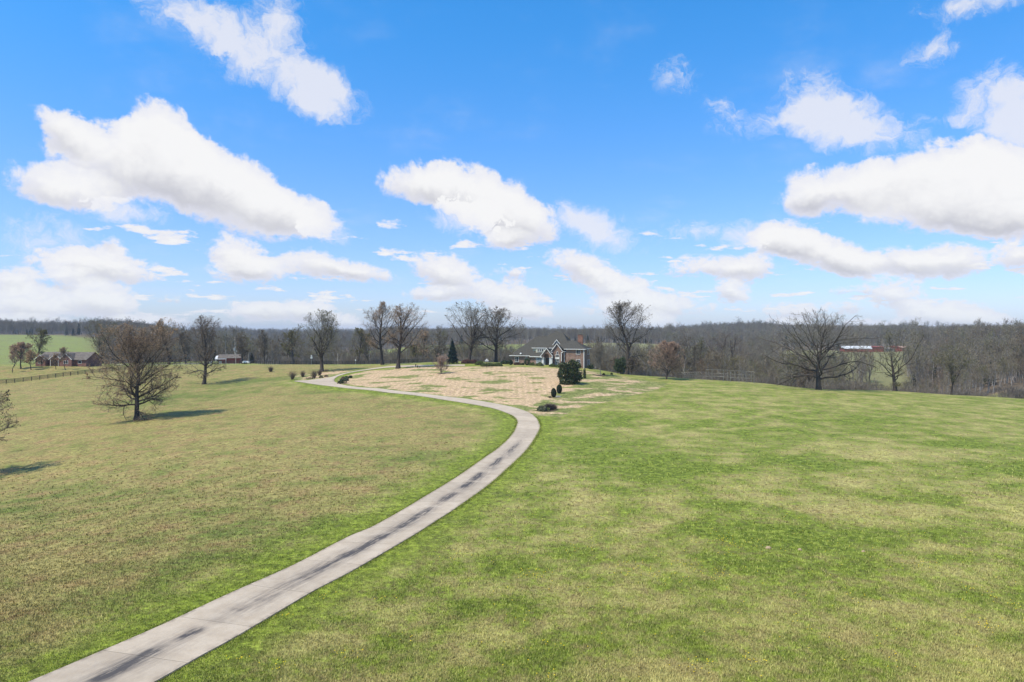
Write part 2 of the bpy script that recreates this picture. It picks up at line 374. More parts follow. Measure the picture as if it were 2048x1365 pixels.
# woods: (px0, px1, D0, D1)
WOODS = [(1340,1700,256,430),(1700,1870,256,350),(1700,1740,350,430),(1815,1870,350,560),(1870,2400,245,1200),(2010,2400,262,330),(1500,1870,740,1600),(1330,1560,430,720),(1330,1560,900,1600),
         (1180,1345,292,640),(1150,1345,890,1600),(660,1190,345,560),(660,1190,890,1500),(430,680,370,900),(200,440,400,900),(430,1500,1500,1900),
         (-300,1000,1250,1650),(-300,300,940,1250),(180,430,900,1300),(380,1000,1900,2150),(380,1000,2700,2950),(380,1200,3500,3750),(-700,-80,250,1400),(2300,3000,260,1200)]
def inwood(X, Y):
    px = 1024 + FPX * X / np.maximum(Y, 1)
    wob = 14*np.sin(X*.045)+10*np.sin(X*.11+2); m = np.zeros(X.shape, bool)
    for a, b, c, d in WOODS:
        m |= (px > a) & (px < b) & (Y > c + wob*np.clip(Y/900, .12, 1)) & (Y < d + wob) & (Y > 5)
    return m

# green and straw patches of the right hand field, where the photograph shows them: px,row,rx(m),ry(m),weight
PATCH = [(1330,935,8,9,1),(1180,900,6,12,.6),(1550,1075,6,6,1),(1480,1110,6,4,.7),(1600,925,7,5,.9),(1420,1010,4,3,.8),(1900,885,9,5,.6),(2040,940,6,5,.7),
         (1250,985,4,2.5,.5),(1850,1000,7,4,.7),(1930,1060,6,4,.5),(1740,845,14,8,.5),(1500,870,10,7,.4),(1000,1130,4,3,.6),(980,1230,3,2,.5),(1300,1300,5,2,.5),
         (1220,840,7,9,.5),(1400,850,10,8,.3),(560,1060,7,4,.7),(450,1120,6,3,.6),(850,915,8,5,.7),(700,960,5,3,.5),(360,1190,6,2.5,.5),(60,1010,14,8,.6),(420,790,14,14,.9),(500,765,16,10,1),
         (330,800,12,16,.8),(900,940,5,4,.3),(630,785,10,5,.6),(1470,1180,4,2,.5),(1700,1130,5,3,.3)]
STRAW = [(1700,1020,9,6,1),(1750,910,10,6,.9),(1500,1000,6,4,.8),(1960,1000,5,4,.7),(1200,1000,4,3,.6),(1480,960,8,4,.6),(1700,960,14,5,.5),(1080,1180,3,2,.6),
         (1850,1230,4,2.5,.8),(1960,1320,3,1.5,.8),(1560,1210,4,2,.6),(1350,1350,5,2,.6),(1300,1100,4,4,.5),(300,1180,7,3,.4),(150,1120,7,4,.5),(470,870,10,7,.6),(550,850,10,5,.5),(120,870,10,8,.5),(200,900,8,6,.4)]

# tensor grid, dense near the lawn and coarse towards the hills
def axis(lo, hi, step, farlo, farhi, growth=1.085):
    c = list(np.arange(lo, hi + step, step)); s = step; x = c[-1]
    while x < farhi: s *= growth; x += s; c.append(x)
    s = step; x = c[0]; pre = []
    while x > farlo: s *= growth; x -= s; pre.append(x)
    return np.array(pre[::-1] + c)
gx = axis(-110, 160, 1.0, -6000, 6000); gy = axis(28, 290, 1.0, -1500, 7000, 1.05)
GX, GY = np.meshgrid(gx, gy); gX, gY = GX.ravel(), GY.ravel()
gZ = hterr(gX, gY)
near = (gY > 20) & (gY < 320) & (np.abs(gX) < 260)
def masks(X, Y):
    dd = dline(DC[::2], X, Y)
    lawn = np.maximum(sstep(sdist(LAWN, X, Y), -2.0, 1.2), sstep(sdist(BANK, X, Y), -1.2, 1.0))
    P = np.vstack([DO[::3], [[-90, 290]], [[-400, 290]], [[-400, 0]], [[-60, 0]]])      # the valley side of the drive
    left = sstep(sdist(P, X, Y), 2.0, 9.0)
    edge = 1 - sstep(dd, 3.2, 7.5)
    grn, strw = np.zeros(X.shape), np.zeros(X.shape)
    for lst, arr in ((PATCH, grn), (STRAW, strw)):
        for px, row, rx, ry, w in lst:
            x0, y0, _ = ground(px, row)
            arr[:] = np.maximum(arr, w*np.exp(-(((X-x0)/rx)**2 + ((Y-y0)/ry)**2)))
    return edge, lawn, left, grn, strw
edge, lawn, left, grn, strw = (np.zeros(gX.shape) for _ in range(5))
for full, part in zip((edge, lawn, left, grn, strw), masks(gX[near], gY[near])): full[near] = part
wood = inwood(gX, gY).astype(float)
nyx, nyy = len(gy), len(gx)
# soften the wood mask
Wm = wood.reshape(nyx, nyy); Wm = (Wm + np.roll(Wm,1,0)+np.roll(Wm,-1,0)+np.roll(Wm,1,1)+np.roll(Wm,-1,1))/5; wood = Wm.ravel()
bank = np.exp(-(((gX-at(2070,248)[0])/15)**2+((gY-240)/30)**2))*(gY > 206)
idx = np.arange(nyx*nyy).reshape(nyx, nyy)
GF = np.stack([idx[:-1,:-1], idx[:-1,1:], idx[1:,1:], idx[1:,:-1]], -1).reshape(-1, 4)

def cattr(me, name, rgba):
    a = me.color_attributes.new(name, 'FLOAT_COLOR', 'POINT')
    a.data.foreach_set('color', np.asarray(rgba, np.float32).ravel())

def grass_shader(name, blades=False):
    m, N = newmat(name)
    pos = N.n('ShaderNodeNewGeometry').outputs['Position']
    A = N.n('ShaderNodeAttribute', dict(attribute_name='maskA')); B = N.n('ShaderNodeAttribute', dict(attribute_name='maskB'))
    sA = N.n('ShaderNodeSeparateColor', None, Color=A.outputs[0]); sB = N.n('ShaderNodeSeparateColor', None, Color=B.outputs[0])
    a_edge, a_lawn, a_left = sA.outputs; a_grn, a_strw, a_wood = sB.outputs; a_bank = B.outputs['Alpha']
    flat = N.vm('MULTIPLY', pos, (1, 1, 0.3))
    nf = N.noise(flat, 6.5, 5, .7); nm = N.noise(flat, 1.1, 6, .65); nb = N.noise(flat, .22, 6, .62); nh = N.noise(flat, .055, 5, .55)
    nb2 = N.noise(N.vm('ADD', flat, (57, 31, 0)), .30, 6, .62)
    # right field: straw coloured grass with green growing through
    g = N.m('ADD', N.m('MULTIPLY', N.m('SUBTRACT', nb, .5), 3.3), N.m('MULTIPLY', N.m('SUBTRACT', nh, .5), 1.4))
    ns_ = N.noise(flat, 2.6, 4, .7)
    g = N.m('ADD', g, N.m('MULTIPLY', N.m('SUBTRACT', ns_, .5), 1.6))
    g = N.m('ADD', g, N.m('MULTIPLY', N.m('SUBTRACT', nm, .5), 2.6))
    g = N.m('ADD', g, N.m('MULTIPLY', N.m('SUBTRACT', nf, .5), 1.2))
    g = N.m('ADD', g, N.m('SUBTRACT', N.m('MULTIPLY', a_grn, 1.0), N.m('MULTIPLY', a_strw, .6)))
    gf = N.ss(N.m('ADD', g, .50), -.15, 1.1)
    tan_r = N.mix(N.ss(nb2, .35, .7), (.340, .310, .105), (.300, .245, .098))
    grn_r = N.mix(N.ss(nm, .3, .75), (.096, .138, .017), (.188, .222, .034))
    right = N.mix(gf, tan_r, grn_r)
    gl = N.ss(N.m('ADD', N.m('SUBTRACT', g, .0), .08), -.3, 1.35)
    tan_l = N.mix(N.ss(nb2, .42, .72), (.262, .222, .078), (.285, .190, .085))
    grn_l = N.mix(N.ss(nm, .3, .7), (.090, .124, .026), (.142, .168, .036))
    leftc = N.mix(gl, tan_l, grn_l)
    col = N.mix(a_left, right, leftc)
    edg = N.mix(N.ss(nm, .3, .72), (.110, .155, .014), (.200, .240, .030))
    edg = N.mix(N.ss(nb, .52, .75, 0, .7), edg, (.150, .130, .060))
    ef = N.m('MULTIPLY', a_edge, N.ss(N.m('ADD', nb2, N.m('MULTIPLY', a_edge, .35)), .45, .70))
    col = N.mix(N.m('MULTIPLY', ef, .85), col, edg)
    # dormant lawn: pale straw, mowing stripes, green patches
    sx_ = N.n('ShaderNodeSeparateXYZ', None, Vector=pos)
    stripe = N.m('SINE', N.m('MULTIPLY', N.m('ADD', sx_.outputs[0], N.m('MULTIPLY', sx_.outputs[1], .0)), 4.1))
    stripe = N.m('MULTIPLY', stripe, N.ss(nh, .35, .6))
    straw = N.mix(N.ss(nm, .3, .7), (.450, .322, .185), (.400, .290, .160))
    straw = N.mix(N.m('MULTIPLY_ADD', stripe, .45, .42), straw, (.510, .360, .225))
    lv = N.vm('MULTIPLY', pos, (.11, .17, 0))
    lg = N.noise(lv, 1.0, 6, .6, .3)
    lgrn = N.mix(N.ss(nm, .35, .7), (.150, .170, .045), (.210, .215, .070))
    edgeish = N.m('SUBTRACT', 1.0, a_lawn)
    lgf = N.ss(N.m('ADD', lg, N.m('MULTIPLY', N.m('ADD', edgeish, N.m('MULTIPLY', a_grn, .8)), .25)), .515, .62)
    # the side of the lawn near the clipped shrubs is greener
    rightness = N.ss(N.m('ADD', N.m('SUBTRACT', sx_.outputs[0], N.m('MULTIPLY', sx_.outputs[1], .206)), 23.3), -5, 5, 0, .10)
    lgf = N.m('MAXIMUM', lgf, N.ss(N.m('ADD', lg, rightness), .52, .60))
    lawnc = N.mix(lgf, straw, lgrn)
    lm = N.ss(N.m('ADD', a_lawn, N.m('MULTIPLY', N.m('SUBTRACT', nb, .5), 1.1)), .22, .78)
    col = N.mix(lm, col, lawnc)
    # far pasture
    sy_ = sx_.outputs[1]
    fard = N.ss(sy_, 268, 330)
    past = N.mix(N.ss(N.m('ADD', nh, N.ss(sx_.outputs[0], -50, 200, -.1, .22)), .35, .65), (.195, .225, .058), (.180, .172, .072))
    col = N.mix(fard, col, past)
    col = N.mix(N.ss(a_bank, .15, .5), col, N.mix(nm, (.36, .24, .13), (.24, .19, .09)))
    litter = N.mix(nb, (.095, .070, .045), (.160, .118, .072))
    col = N.mix(N.ss(a_wood, .2, .8), col, litter)
    if blades:
        at_ = N.n('ShaderNodeAttribute', dict(attribute_name='tone')).outputs['Fac']
        col = N.mix(N.ss(at_, .6, 1, 0, .45), col, (.48, .43, .17))
        val = N.ss(at_, 0, .7, .92, 1.35)
    else:
        # fine relief of tussocks
        ff = N.noise(flat, 15.0, 3, .75)
        val = N.m('ADD', N.ss(nf, .28, .72, .66, 1.22), N.m('MULTIPLY', N.m('SUBTRACT', ff, .5), .60))
        val = N.m('ADD', val, N.m('MULTIPLY', N.m('SUBTRACT', ns_, .5), 1.7)); val = N.m('ADD', val, N.m('MULTIPLY', N.m('SUBTRACT', nm, .5), 1.0))
        fl = N.ss(N.noise(flat, 9.0, 2, .5), .72, .76)
        fl = N.m('MULTIPLY', fl, N.ss(N.noise(N.vm('ADD', flat, (13, 7, 0)), .16, 3, .5), .56, .62))
        col = N.mix(N.m('MULTIPLY', fl, N.m('SUBTRACT', 1.0, N.m('MAXIMUM', a_left, a_lawn))), col, (.62, .46, .02))
    vc = N.n('ShaderNodeCombineXYZ', None, X=val, Y=val, Z=val).outputs[0]
    cl_ = N.m('ADD', 1.0, N.m('ADD', N.m('MULTIPLY', N.m('SUBTRACT', nm, .5), .9), N.m('MULTIPLY', N.m('SUBTRACT', ns_, .5), .9)))
    vc = N.vm('MULTIPLY', vc, N.n('ShaderNodeCombineXYZ', None, X=cl_, Y=cl_, Z=cl_).outputs[0])
    col = N.vm('MULTIPLY', col, vc)
    bs = N.n('ShaderNodeBsdfPrincipled', None, Base_Color=col, Roughness=.9)
    bs.inputs['Specular IOR Level'].default_value = .12
    if not blades:
        hgt = N.m('ADD', N.m('MULTIPLY', nf, .06), N.m('MULTIPLY', nm, .16))
        bmp = N.n('ShaderNodeBump', None, Height=hgt, Strength=.8, Distance=1.0)
        N.put(bs.inputs['Normal'], bmp.outputs[0])
    N.n('ShaderNodeOutputMaterial', None, Surface=bs.outputs[0])
    return m
M_ground = grass_shader('grass_ground')
gme = npmesh('ground', np.c_[gX, gY, gZ], GF, M_ground, smooth=True)
cattr(gme, 'maskA', np.c_[edge, lawn, left, np.ones_like(edge)])
cattr(gme, 'maskB', np.c_[grn, strw, wood, bank])
tag(link('ground', gme), 'rolling pasture and lawn with patches of green and straw coloured grass', kind='structure')

# grass standing up in the near pasture
unit_ = lambda v: v/np.linalg.norm(v, axis=1, keepdims=True)
M_blade = grass_shader('grass_blades', True)
rng = np.random.default_rng(12)
n = 150000
D_ = 1/np.sqrt(rng.uniform(1/125**2, 1/29.0**2, n)); X_ = rng.uniform(-.80, .80, n)*D_
okk = (D_ < 125 * rng.uniform(.5, 1, len(D_))) & (np.abs(sdist(np.vstack([DO, DI[::-1]]), X_, D_)) > -1) & (sdist(np.vstack([DO, DI[::-1]]), X_, D_) < .05)
X_, D_ = X_[okk], D_[okk]
for E_, O_ in ((DO, DI), (DI, DO)):      # tufts creeping over the edges of the concrete
    k_ = rng.integers(0, 95, 9000); f_ = rng.random(9000)[:, None]; p_ = E_[k_]*(1-f_) + E_[k_+1]*f_; o_ = unit_(E_[k_] - O_[k_])
    wv = (.5 + .5*np.sin(k_*.9 + f_[:, 0]*.9))*.5
    p_ = p_ + o_*((rng.random(9000)**1.5*.34 - .07 - .07*wv)[:, None]); X_, D_ = np.r_[X_, p_[:, 0]], np.r_[D_, p_[:, 1]]
n = len(X_); Z_ = hterr(X_, D_)
mk = masks(X_, D_)
nb_ = 4; hgt = rng.uniform(.07, .20, (n, nb_))*np.clip(D_/70, .8, 1.2)[:, None]*(1-.45*mk[0][:, None]); aa = rng.uniform(0, 2*PI, (n, nb_)); lean = rng.uniform(.1, .9, (n, nb_))*hgt
bw = rng.uniform(.012, .030, (n, nb_))*np.clip(D_/45, .8, 2.2)[:, None]; ox, oy = rng.normal(size=(2, n, nb_))*.10
bx_, by_ = X_[:, None]+ox, D_[:, None]+oy; ct_, st_ = np.cos(aa), np.sin(aa)
Vg = np.stack([np.stack([bx_-st_*bw, by_+ct_*bw, Z_[:, None]-.01+0*bx_], -1), np.stack([bx_+st_*bw, by_-ct_*bw, Z_[:, None]-.01+0*bx_], -1),
               np.stack([bx_+ct_*lean, by_+st_*lean, Z_[:, None]+hgt], -1)], 2).reshape(-1, 3)
me = npmesh('grass', Vg, np.arange(len(Vg)).reshape(-1, 3), M_blade)
rep = lambda v: np.repeat(v, nb_*3)
cattr(me, 'maskA', np.c_[rep(mk[0]), rep(mk[1]), rep(mk[2]), np.ones(len(Vg))]); cattr(me, 'maskB', np.c_[rep(mk[3]), rep(mk[4]), np.zeros(len(Vg)), np.zeros(len(Vg))])
ta = me.attributes.new('tone', 'FLOAT', 'POINT'); ta.data.foreach_set('value', np.repeat(rng.random(n*nb_), 3).astype(np.float32))
tag(link('grass', me), 'short tufted grass of the near pasture on both sides of the drive', kind='stuff')

# dandelions in small drifts
m, N = newmat('dandelion_yellow'); bs = N.n('ShaderNodeBsdfPrincipled', None, Base_Color=(.80, .58, .02, 1), Roughness=.8); N.n('ShaderNodeOutputMaterial', None, Surface=bs.outputs[0])
cs = []
for px, row, k_, sg in ((1480, 1090, 40, 1.3), (1425, 1082, 16, 1.2), (1375, 1130, 22, 1.0), (1325, 1160, 16, 1.0), (1430, 1150, 14, 1.0), (1070, 1150, 26, .9), (1160, 1098, 10, .8), (1255, 1140, 12, 1.0), (1290, 1142, 10, .8),
                        (765, 1202, 6, .5), (700, 1308, 12, .4), (805, 1278, 6, .5), (1085, 1297, 9, .5), (1390, 1336, 14, .6), (1100, 1352, 6, .4), (1500, 1326, 12, .6), (1770, 1320, 6, .5), (1968, 1250, 14, .5),
                        (1955, 1182, 10, .6), (1830, 1130, 12, 1.0), (2030, 1215, 12, .6), (570, 1236, 8, .4), (640, 1195, 7, .5), (470, 1320, 8, .4), (920, 1110, 12, 1.0), (1700, 1190, 10, 1.2), (560, 1330, 10, .6), (1600, 1250, 10, 1.0)):
    x0, y0, _ = ground(px, row); cs.append(np.c_[x0+rng.normal(size=k_)*sg, y0+rng.normal(size=k_)*sg*.8])
cs.append(np.c_[rng.uniform(-4, 36, 260), rng.uniform(33, 75, 260)]); cs = np.vstack(cs)
cs = cs[sdist(np.vstack([DO, DI[::-1]]), cs[:, 0], cs[:, 1]) < -.2]
c3 = np.c_[cs, hterr(cs[:, 0], cs[:, 1]) + rng.uniform(.08, .17, len(cs))]; r_ = rng.uniform(.025, .045, len(cs))[:, None]
Vd = np.stack([c3+r_*[1, 0, .2], c3+r_*[0, 1, .2], c3+r_*[-1, 0, .2], c3+r_*[0, -1, .2], c3-[0, 0, .05]], 1).reshape(-1, 3)
b_ = np.arange(len(cs))[:, None]*5
me = npmesh('dandelions', Vd, [b_+[[0, 1, 2, 3]], np.vstack([b_+[[0, 4, 1]], b_+[[1, 4, 2]], b_+[[2, 4, 3]], b_+[[3, 4, 0]]])], m)
tag(link('dandelions', me), 'small yellow dandelions scattered through the near right pasture', kind='stuff')

# ------------------------------------------------------------------ materials
def simple(name, c1, c2=None, scale=3.0, detail=4, rough=.8, spec=.3, bump=0.0, metal=0.0, rnd=0.0, coords='Object', lo=.35, hi=.65, stretch=None):
    m, N = newmat(name)
    v = N.n('ShaderNodeTexCoord').outputs[coords]
    if stretch: v = N.vm('MULTIPLY', v, stretch)
    nz = N.noise(v, scale, detail, .6)
    col = N.mix(N.ss(nz, lo, hi), c1, c2 or tuple(x * .8 for x in c1))
    if rnd:
        r = N.n('ShaderNodeObjectInfo').outputs['Random']
        k = N.ss(r, 0, 1, 1 - rnd, 1 + rnd)
        col = N.vm('MULTIPLY', col, N.n('ShaderNodeCombineXYZ', None, X=k, Y=k, Z=k).outputs[0])
    bs = N.n('ShaderNodeBsdfPrincipled', None, Base_Color=col, Roughness=rough, Metallic=metal)
    bs.inputs['Specular IOR Level'].default_value = spec
    if bump:
        N.put(bs.inputs['Normal'], N.n('ShaderNodeBump', None, Height=nz, Strength=.8, Distance=bump).outputs[0])
    N.n('ShaderNodeOutputMaterial', None, Surface=bs.outputs[0])
    return m
def leafmat(name, cols, transl=.25, rough=.6):
    """foliage whose tone differs from leaf clump to leaf clump"""
    m, N = newmat(name)
    g = N.n('ShaderNodeNewGeometry')
    r = g.outputs['Random Per Island']
    nz = N.noise(g.outputs['Position'], .9, 3, .6)
    t = N.m('ADD', N.m('MULTIPLY', r, .6), N.m('MULTIPLY', nz, .5), 0, True)
    rp = N.n('ShaderNodeValToRGB', None, Fac=t)
    while len(rp.color_ramp.elements) < len(cols): rp.color_ramp.elements.new(.5)
    for i, c in enumerate(cols):
        rp.color_ramp.elements[i].position = .15 + .7 * i / (len(cols) - 1); rp.color_ramp.elements[i].color = (*c, 1)
    bs = N.n('ShaderNodeBsdfPrincipled', None, Base_Color=rp.outputs[0], Roughness=rough)
    bs.inputs['Specular IOR Level'].default_value = .25
    tr = N.n('ShaderNodeBsdfTranslucent', None, Color=rp.outputs[0])
    mx = N.n('ShaderNodeMixShader', None, Fac=transl); N.put(mx.inputs[1], bs); N.put(mx.inputs[2], tr)
    N.n('ShaderNodeOutputMaterial', None, Surface=mx.outputs[0])
    return m
M_bark = simple('oak_bark', (.040, .032, .026), (.080, .065, .052), 3.0, 6, .9, .15, .05, stretch=(1, 1, .25))
M_twig = simple('oak_twigs', (.150, .115, .085), (.205, .162, .122), .6, 3, .9, .1)
M_twig_grey = simple('grey_twigs', (.155, .138, .108), (.215, .195, .155), .6, 3, .9, .1)
M_twig_pink = simple('pinkish_twigs', (.220, .160, .125), (.290, .215, .170), .6, 3, .9, .1)
M_bud = leafmat('reddish_buds', [(.28, .165, .088), (.42, .275, .155), (.50, .36, .21)], .35)
M_budb = leafmat('brown_buds', [(.085, .062, .040), (.15, .11, .066)], .3)
M_budg = leafmat('olive_buds', [(.10, .10, .035), (.19, .175, .06)], .3)
M_budt = leafmat('tan_marcescent_leaves', [(.30, .18, .115), (.42, .27, .175), (.50, .34, .23)], .35)
M_ever = leafmat('evergreen_leaves', [(.012, .022, .010), (.030, .048, .018), (.075, .100, .035)], .1, .45)
M_conif = leafmat('conifer_needles', [(.010, .022, .014), (.022, .042, .024)], .05, .7)
M_box = leafmat('boxwood_leaves', [(.040, .062, .014), (.085, .115, .026), (.13, .155, .045)], .15)
M_topi = leafmat('topiary_leaves', [(.012, .026, .010), (.026, .045, .014)], .05)
M_dry = leafmat('dry_stems', [(.10, .070, .055), (.17, .12, .085), (.22, .16, .12)], .2)

# ------------------------------------------------------------------ driveway of concrete slabs
m, N = newmat('drive_concrete')
uv = N.n('ShaderNodeUVMap', dict(uv_map='along')).outputs[0]
su = N.n('ShaderNodeSeparateXYZ', None, Vector=uv); U, Vv = su.outputs[0], su.outputs[1]
pos = N.n('ShaderNodeNewGeometry').outputs['Position']
base = N.mix(N.ss(N.noise(pos, .8, 6, .65), .3, .7), (.370, .295, .210), (.455, .375, .280))
base = N.mix(N.ss(N.noise(pos, 9, 4, .7), .35, .7, 0, .35), base, (.30, .26, .22))
base = N.mix(N.ss(N.noise(pos, 40, 2, .6), .45, .7, 0, .25), base, (.55, .51, .48))
rnd = N.n('ShaderNodeObjectInfo').outputs['Random']
k = N.ss(rnd, 0, 1, .93, 1.06); base = N.vm('MULTIPLY', base, N.n('ShaderNodeCombineXYZ', None, X=k, Y=k, Z=k).outputs[0])
def streak(off, width, seed, lo, hi):
    wob = N.m('MULTIPLY', N.m('SUBTRACT', N.noise(N.n('ShaderNodeCombineXYZ', None, X=seed, Y=N.m('MULTIPLY', Vv, .11), Z=0.0).outputs[0], 1, 2), .5), .55)
    d = N.m('DIVIDE', N.m('SUBTRACT', N.m('SUBTRACT', U, off), wob), width)
    gsn = N.m('EXPONENT', N.m('MULTIPLY', N.m('MULTIPLY', d, d), -1.0))
    vary = N.ss(N.noise(N.n('ShaderNodeCombineXYZ', None, X=seed + 4, Y=N.m('MULTIPLY', Vv, .19), Z=0.0).outputs[0], 1, 3, .6), lo, hi)
    fine = N.ss(N.noise(N.n('ShaderNodeCombineXYZ', None, X=N.m('MULTIPLY', U, 13.0), Y=N.m('MULTIPLY', Vv, .55), Z=seed).outputs[0], 1, 5, .7), .28, .66)
    return N.m('MULTIPLY', N.m('MULTIPLY', gsn, vary), fine)
fade = N.m('SUBTRACT', 1.0, N.ss(Vv, 62, 98))
st = N.m('MULTIPLY', N.m('ADD', streak(.03, .18, 1.3, .41, .60), N.m('MULTIPLY', streak(.08, .40, 7.7, .25, .6), .55)), fade)
base = N.mix(N.m('MINIMUM', N.m('MULTIPLY', st, 1.25), .93), base, (.055, .052, .055))
ed = N.ss(N.m('ABSOLUTE', U), .84, 1.0)
base = N.mix(N.m('MULTIPLY', ed, N.ss(N.noise(pos, 2.2, 5, .7), .4, .62)), base, (.22, .18, .14))
bs = N.n('ShaderNodeBsdfPrincipled', None, Base_Color=base, Roughness=.85); bs.inputs['Specular IOR Level'].default_value = .08
N.put(bs.inputs['Normal'], N.n('ShaderNodeBump', None, Height=N.noise(pos, 25, 4, .7), Strength=.35, Distance=.02).outputs[0])
N.n('ShaderNodeOutputMaterial', None, Surface=bs.outputs[0])
M_conc = m
M_bed = simple('drive_joint_earth', (.12, .10, .08), (.17, .15, .12), 4)

arc = np.r_[0, np.cumsum(np.hypot(*np.diff(DC, axis=0).T))]
# bed under the slabs
NB = 6
def strip_verts(i, f0, f1, lift, n=NB):
    out = []
    for q in range(n + 1):
        t = f0 + (f1 - f0) * q / n; p = DO[i] * (1 - t) + DI[i] * t; out.append((p[0], p[1], float(hterr(p[0], p[1])) + lift))
    return out
V, F = [], []
for i in range(len(DC)): V += strip_verts(i, -.005, 1.005, .035)
for i in range(len(DC) - 1):
    for q in range(NB): F.append((i*(NB+1)+q, (i+1)*(NB+1)+q, (i+1)*(NB+1)+q+1, i*(NB+1)+q+1))
bed = link('driveway', npmesh('driveway', V, F, M_bed, True))
tag(bed, 'long curving pale concrete driveway with dark tyre streaks', kind='structure')
def slab(i0, i1):
    """one slab between sections i0..i1 with small joints at its ends"""
    rows = []
    for i in range(i0, i1 + 1):
        for side, lift in ((0, .075),):
            r = []
            for q in range(NB + 1):
                t = .004 + .992 * q / NB; p = DO[i]*(1-t) + DI[i]*t
                if i in (i0, i1):
                    j = i + 1 if i == i0 else i - 1; e = DO[j]*(1-t) + DI[j]*t - p; p = p + e / max(np.hypot(*e), .01) * .018
                r.append((p[0], p[1], float(hterr(p[0], p[1])) + lift, 1 - 2*t if False else 2*t - 1, arc[i]))
            rows.append(r)
    n, w = len(rows), NB + 1
    vs = [(v[0], v[1], v[2]) for r in rows for v in r]; uvs = [(v[3], v[4]) for r in rows for v in r]
    fs = [(a*w+q, (a+1)*w+q, (a+1)*w+q+1, a*w+q+1) for a in range(n-1) for q in range(NB)]
    ring = [q for q in range(w)] + [a*w+w-1 for a in range(1, n)] + [(n-1)*w+q for q in range(w-2, -1, -1)] + [a*w for a in range(n-2, 0, -1)]
    b = len(vs)
    for r_ in ring: vs.append((vs[r_][0], vs[r_][1], vs[r_][2] - .14)); uvs.append(uvs[r_])
    for a in range(len(ring)):
        c = (a+1) % len(ring); fs.append((ring[a], ring[c], b+c, b+a))
    me = bpy.data.meshes.new('slab'); me.from_pydata(vs, [], fs); me.materials.append(M_conc)
    ul = me.uv_layers.new(name='along'); li = np.zeros(len(me.loops), np.int32); me.loops.foreach_get('vertex_index', li)
    ul.data.foreach_set('uv', np.asarray(uvs, np.float32)[li].ravel())
    link('slab', me, bed)
i = 0; JT = 4.55
while i < len(DC) - 1:
    j = i + 1
    while j < len(DC) - 1 and arc[j] - arc[i] < JT: j += 1
    slab(i, j); i = j

# ------------------------------------------------------------------ bare trees
def unit(v): return v / np.maximum(np.linalg.norm(v, axis=-1, keepdims=True), 1e-9)
def envdist(p, d, c, R):
    """distance from p along d to a rounded-box-like crown envelope with centre c and radii R"""
    q, e = (p - c) / R, d / R
    far = 2.2 * R.max(); s_ = np.linspace(0, 1, 22)[None, :, None] * far
    ins = (np.abs(q[:, None] + e[:, None] * s_) ** 2.35).sum(-1) < 1
    last = np.where(ins.any(1), ins.shape[1] - 1 - np.argmax(ins[:, ::-1], 1), 0)
    return last / 21 * far
def polyl(rng, p0, d, L, K, wig, up, sag=0.0):
    N_ = len(p0); pts = np.zeros((N_, K, 3)); pts[:, 0] = p0; dd_ = unit(d).copy()
    for k_ in range(1, K):
        t = k_ / (K - 1)
        dd_ = dd_ + wig * rng.normal(size=(N_, 3)) / math.sqrt(K)
        dd_[:, 2] += np.broadcast_to(up * (t if sag else 1) - sag * (1 - t), (N_,)) / (K - 1)
        dd_ = unit(dd_); pts[:, k_] = pts[:, k_-1] + dd_ * (L / (K - 1))[:, None]
    return pts
def spawn(rng, pts, rad, n, t0, t1, ang, ratio, K, wig, up, rmul, env, rmin, tp=1.0):
    N_, Kp = pts.shape[:2]
    par = np.repeat(np.arange(N_), n)
    t = t0 + (t1 - t0) * ((np.tile(np.arange(n), N_) + rng.random(N_*n)) / n) ** tp
    s = t * (Kp - 1); k0 = np.minimum(s.astype(int), Kp - 2); f = (s - k0)[:, None]
    p = pts[par, k0]*(1-f) + pts[par, k0+1]*f
    tan = unit(pts[par, k0+1] - pts[par, k0])
    r = rad[par, k0]*(1-f[:, 0]) + rad[par, k0+1]*f[:, 0]
    ref = np.where(np.abs(tan[:, 2:3]) > .9, np.array([[1., 0, 0]]), np.array([[0, 0, 1.]]))
    a = unit(np.cross(tan, ref)); b = np.cross(tan, a)
    ph = rng.random(N_)[par]*2*PI + np.tile(np.arange(n), N_)*2.4 + rng.normal(size=len(par))*.5
    perp = a*np.cos(ph)[:, None] + b*np.sin(ph)[:, None]
    th = np.radians(rng.uniform(ang[0], ang[1], len(par)))[:, None]
    d = unit(tan*np.cos(th) + perp*np.sin(th))
    Lp = np.linalg.norm(pts[par, -1] - pts[par, 0], axis=1)
    L = Lp * ratio * (1.15 - .6*t) * rng.uniform(.65, 1.2, len(par))
    L = np.minimum(L, envdist(p, d, *env) * rng.uniform(.8, 1.03, len(par)) + .15*Lp*ratio)
    q = polyl(rng, p, d, L, K, wig, up)
    r0 = np.maximum(r * rmul, rmin)
    rr = r0[:, None] * np.linspace(1, .35, K)[None]
    return q, np.maximum(rr, rmin*.7)
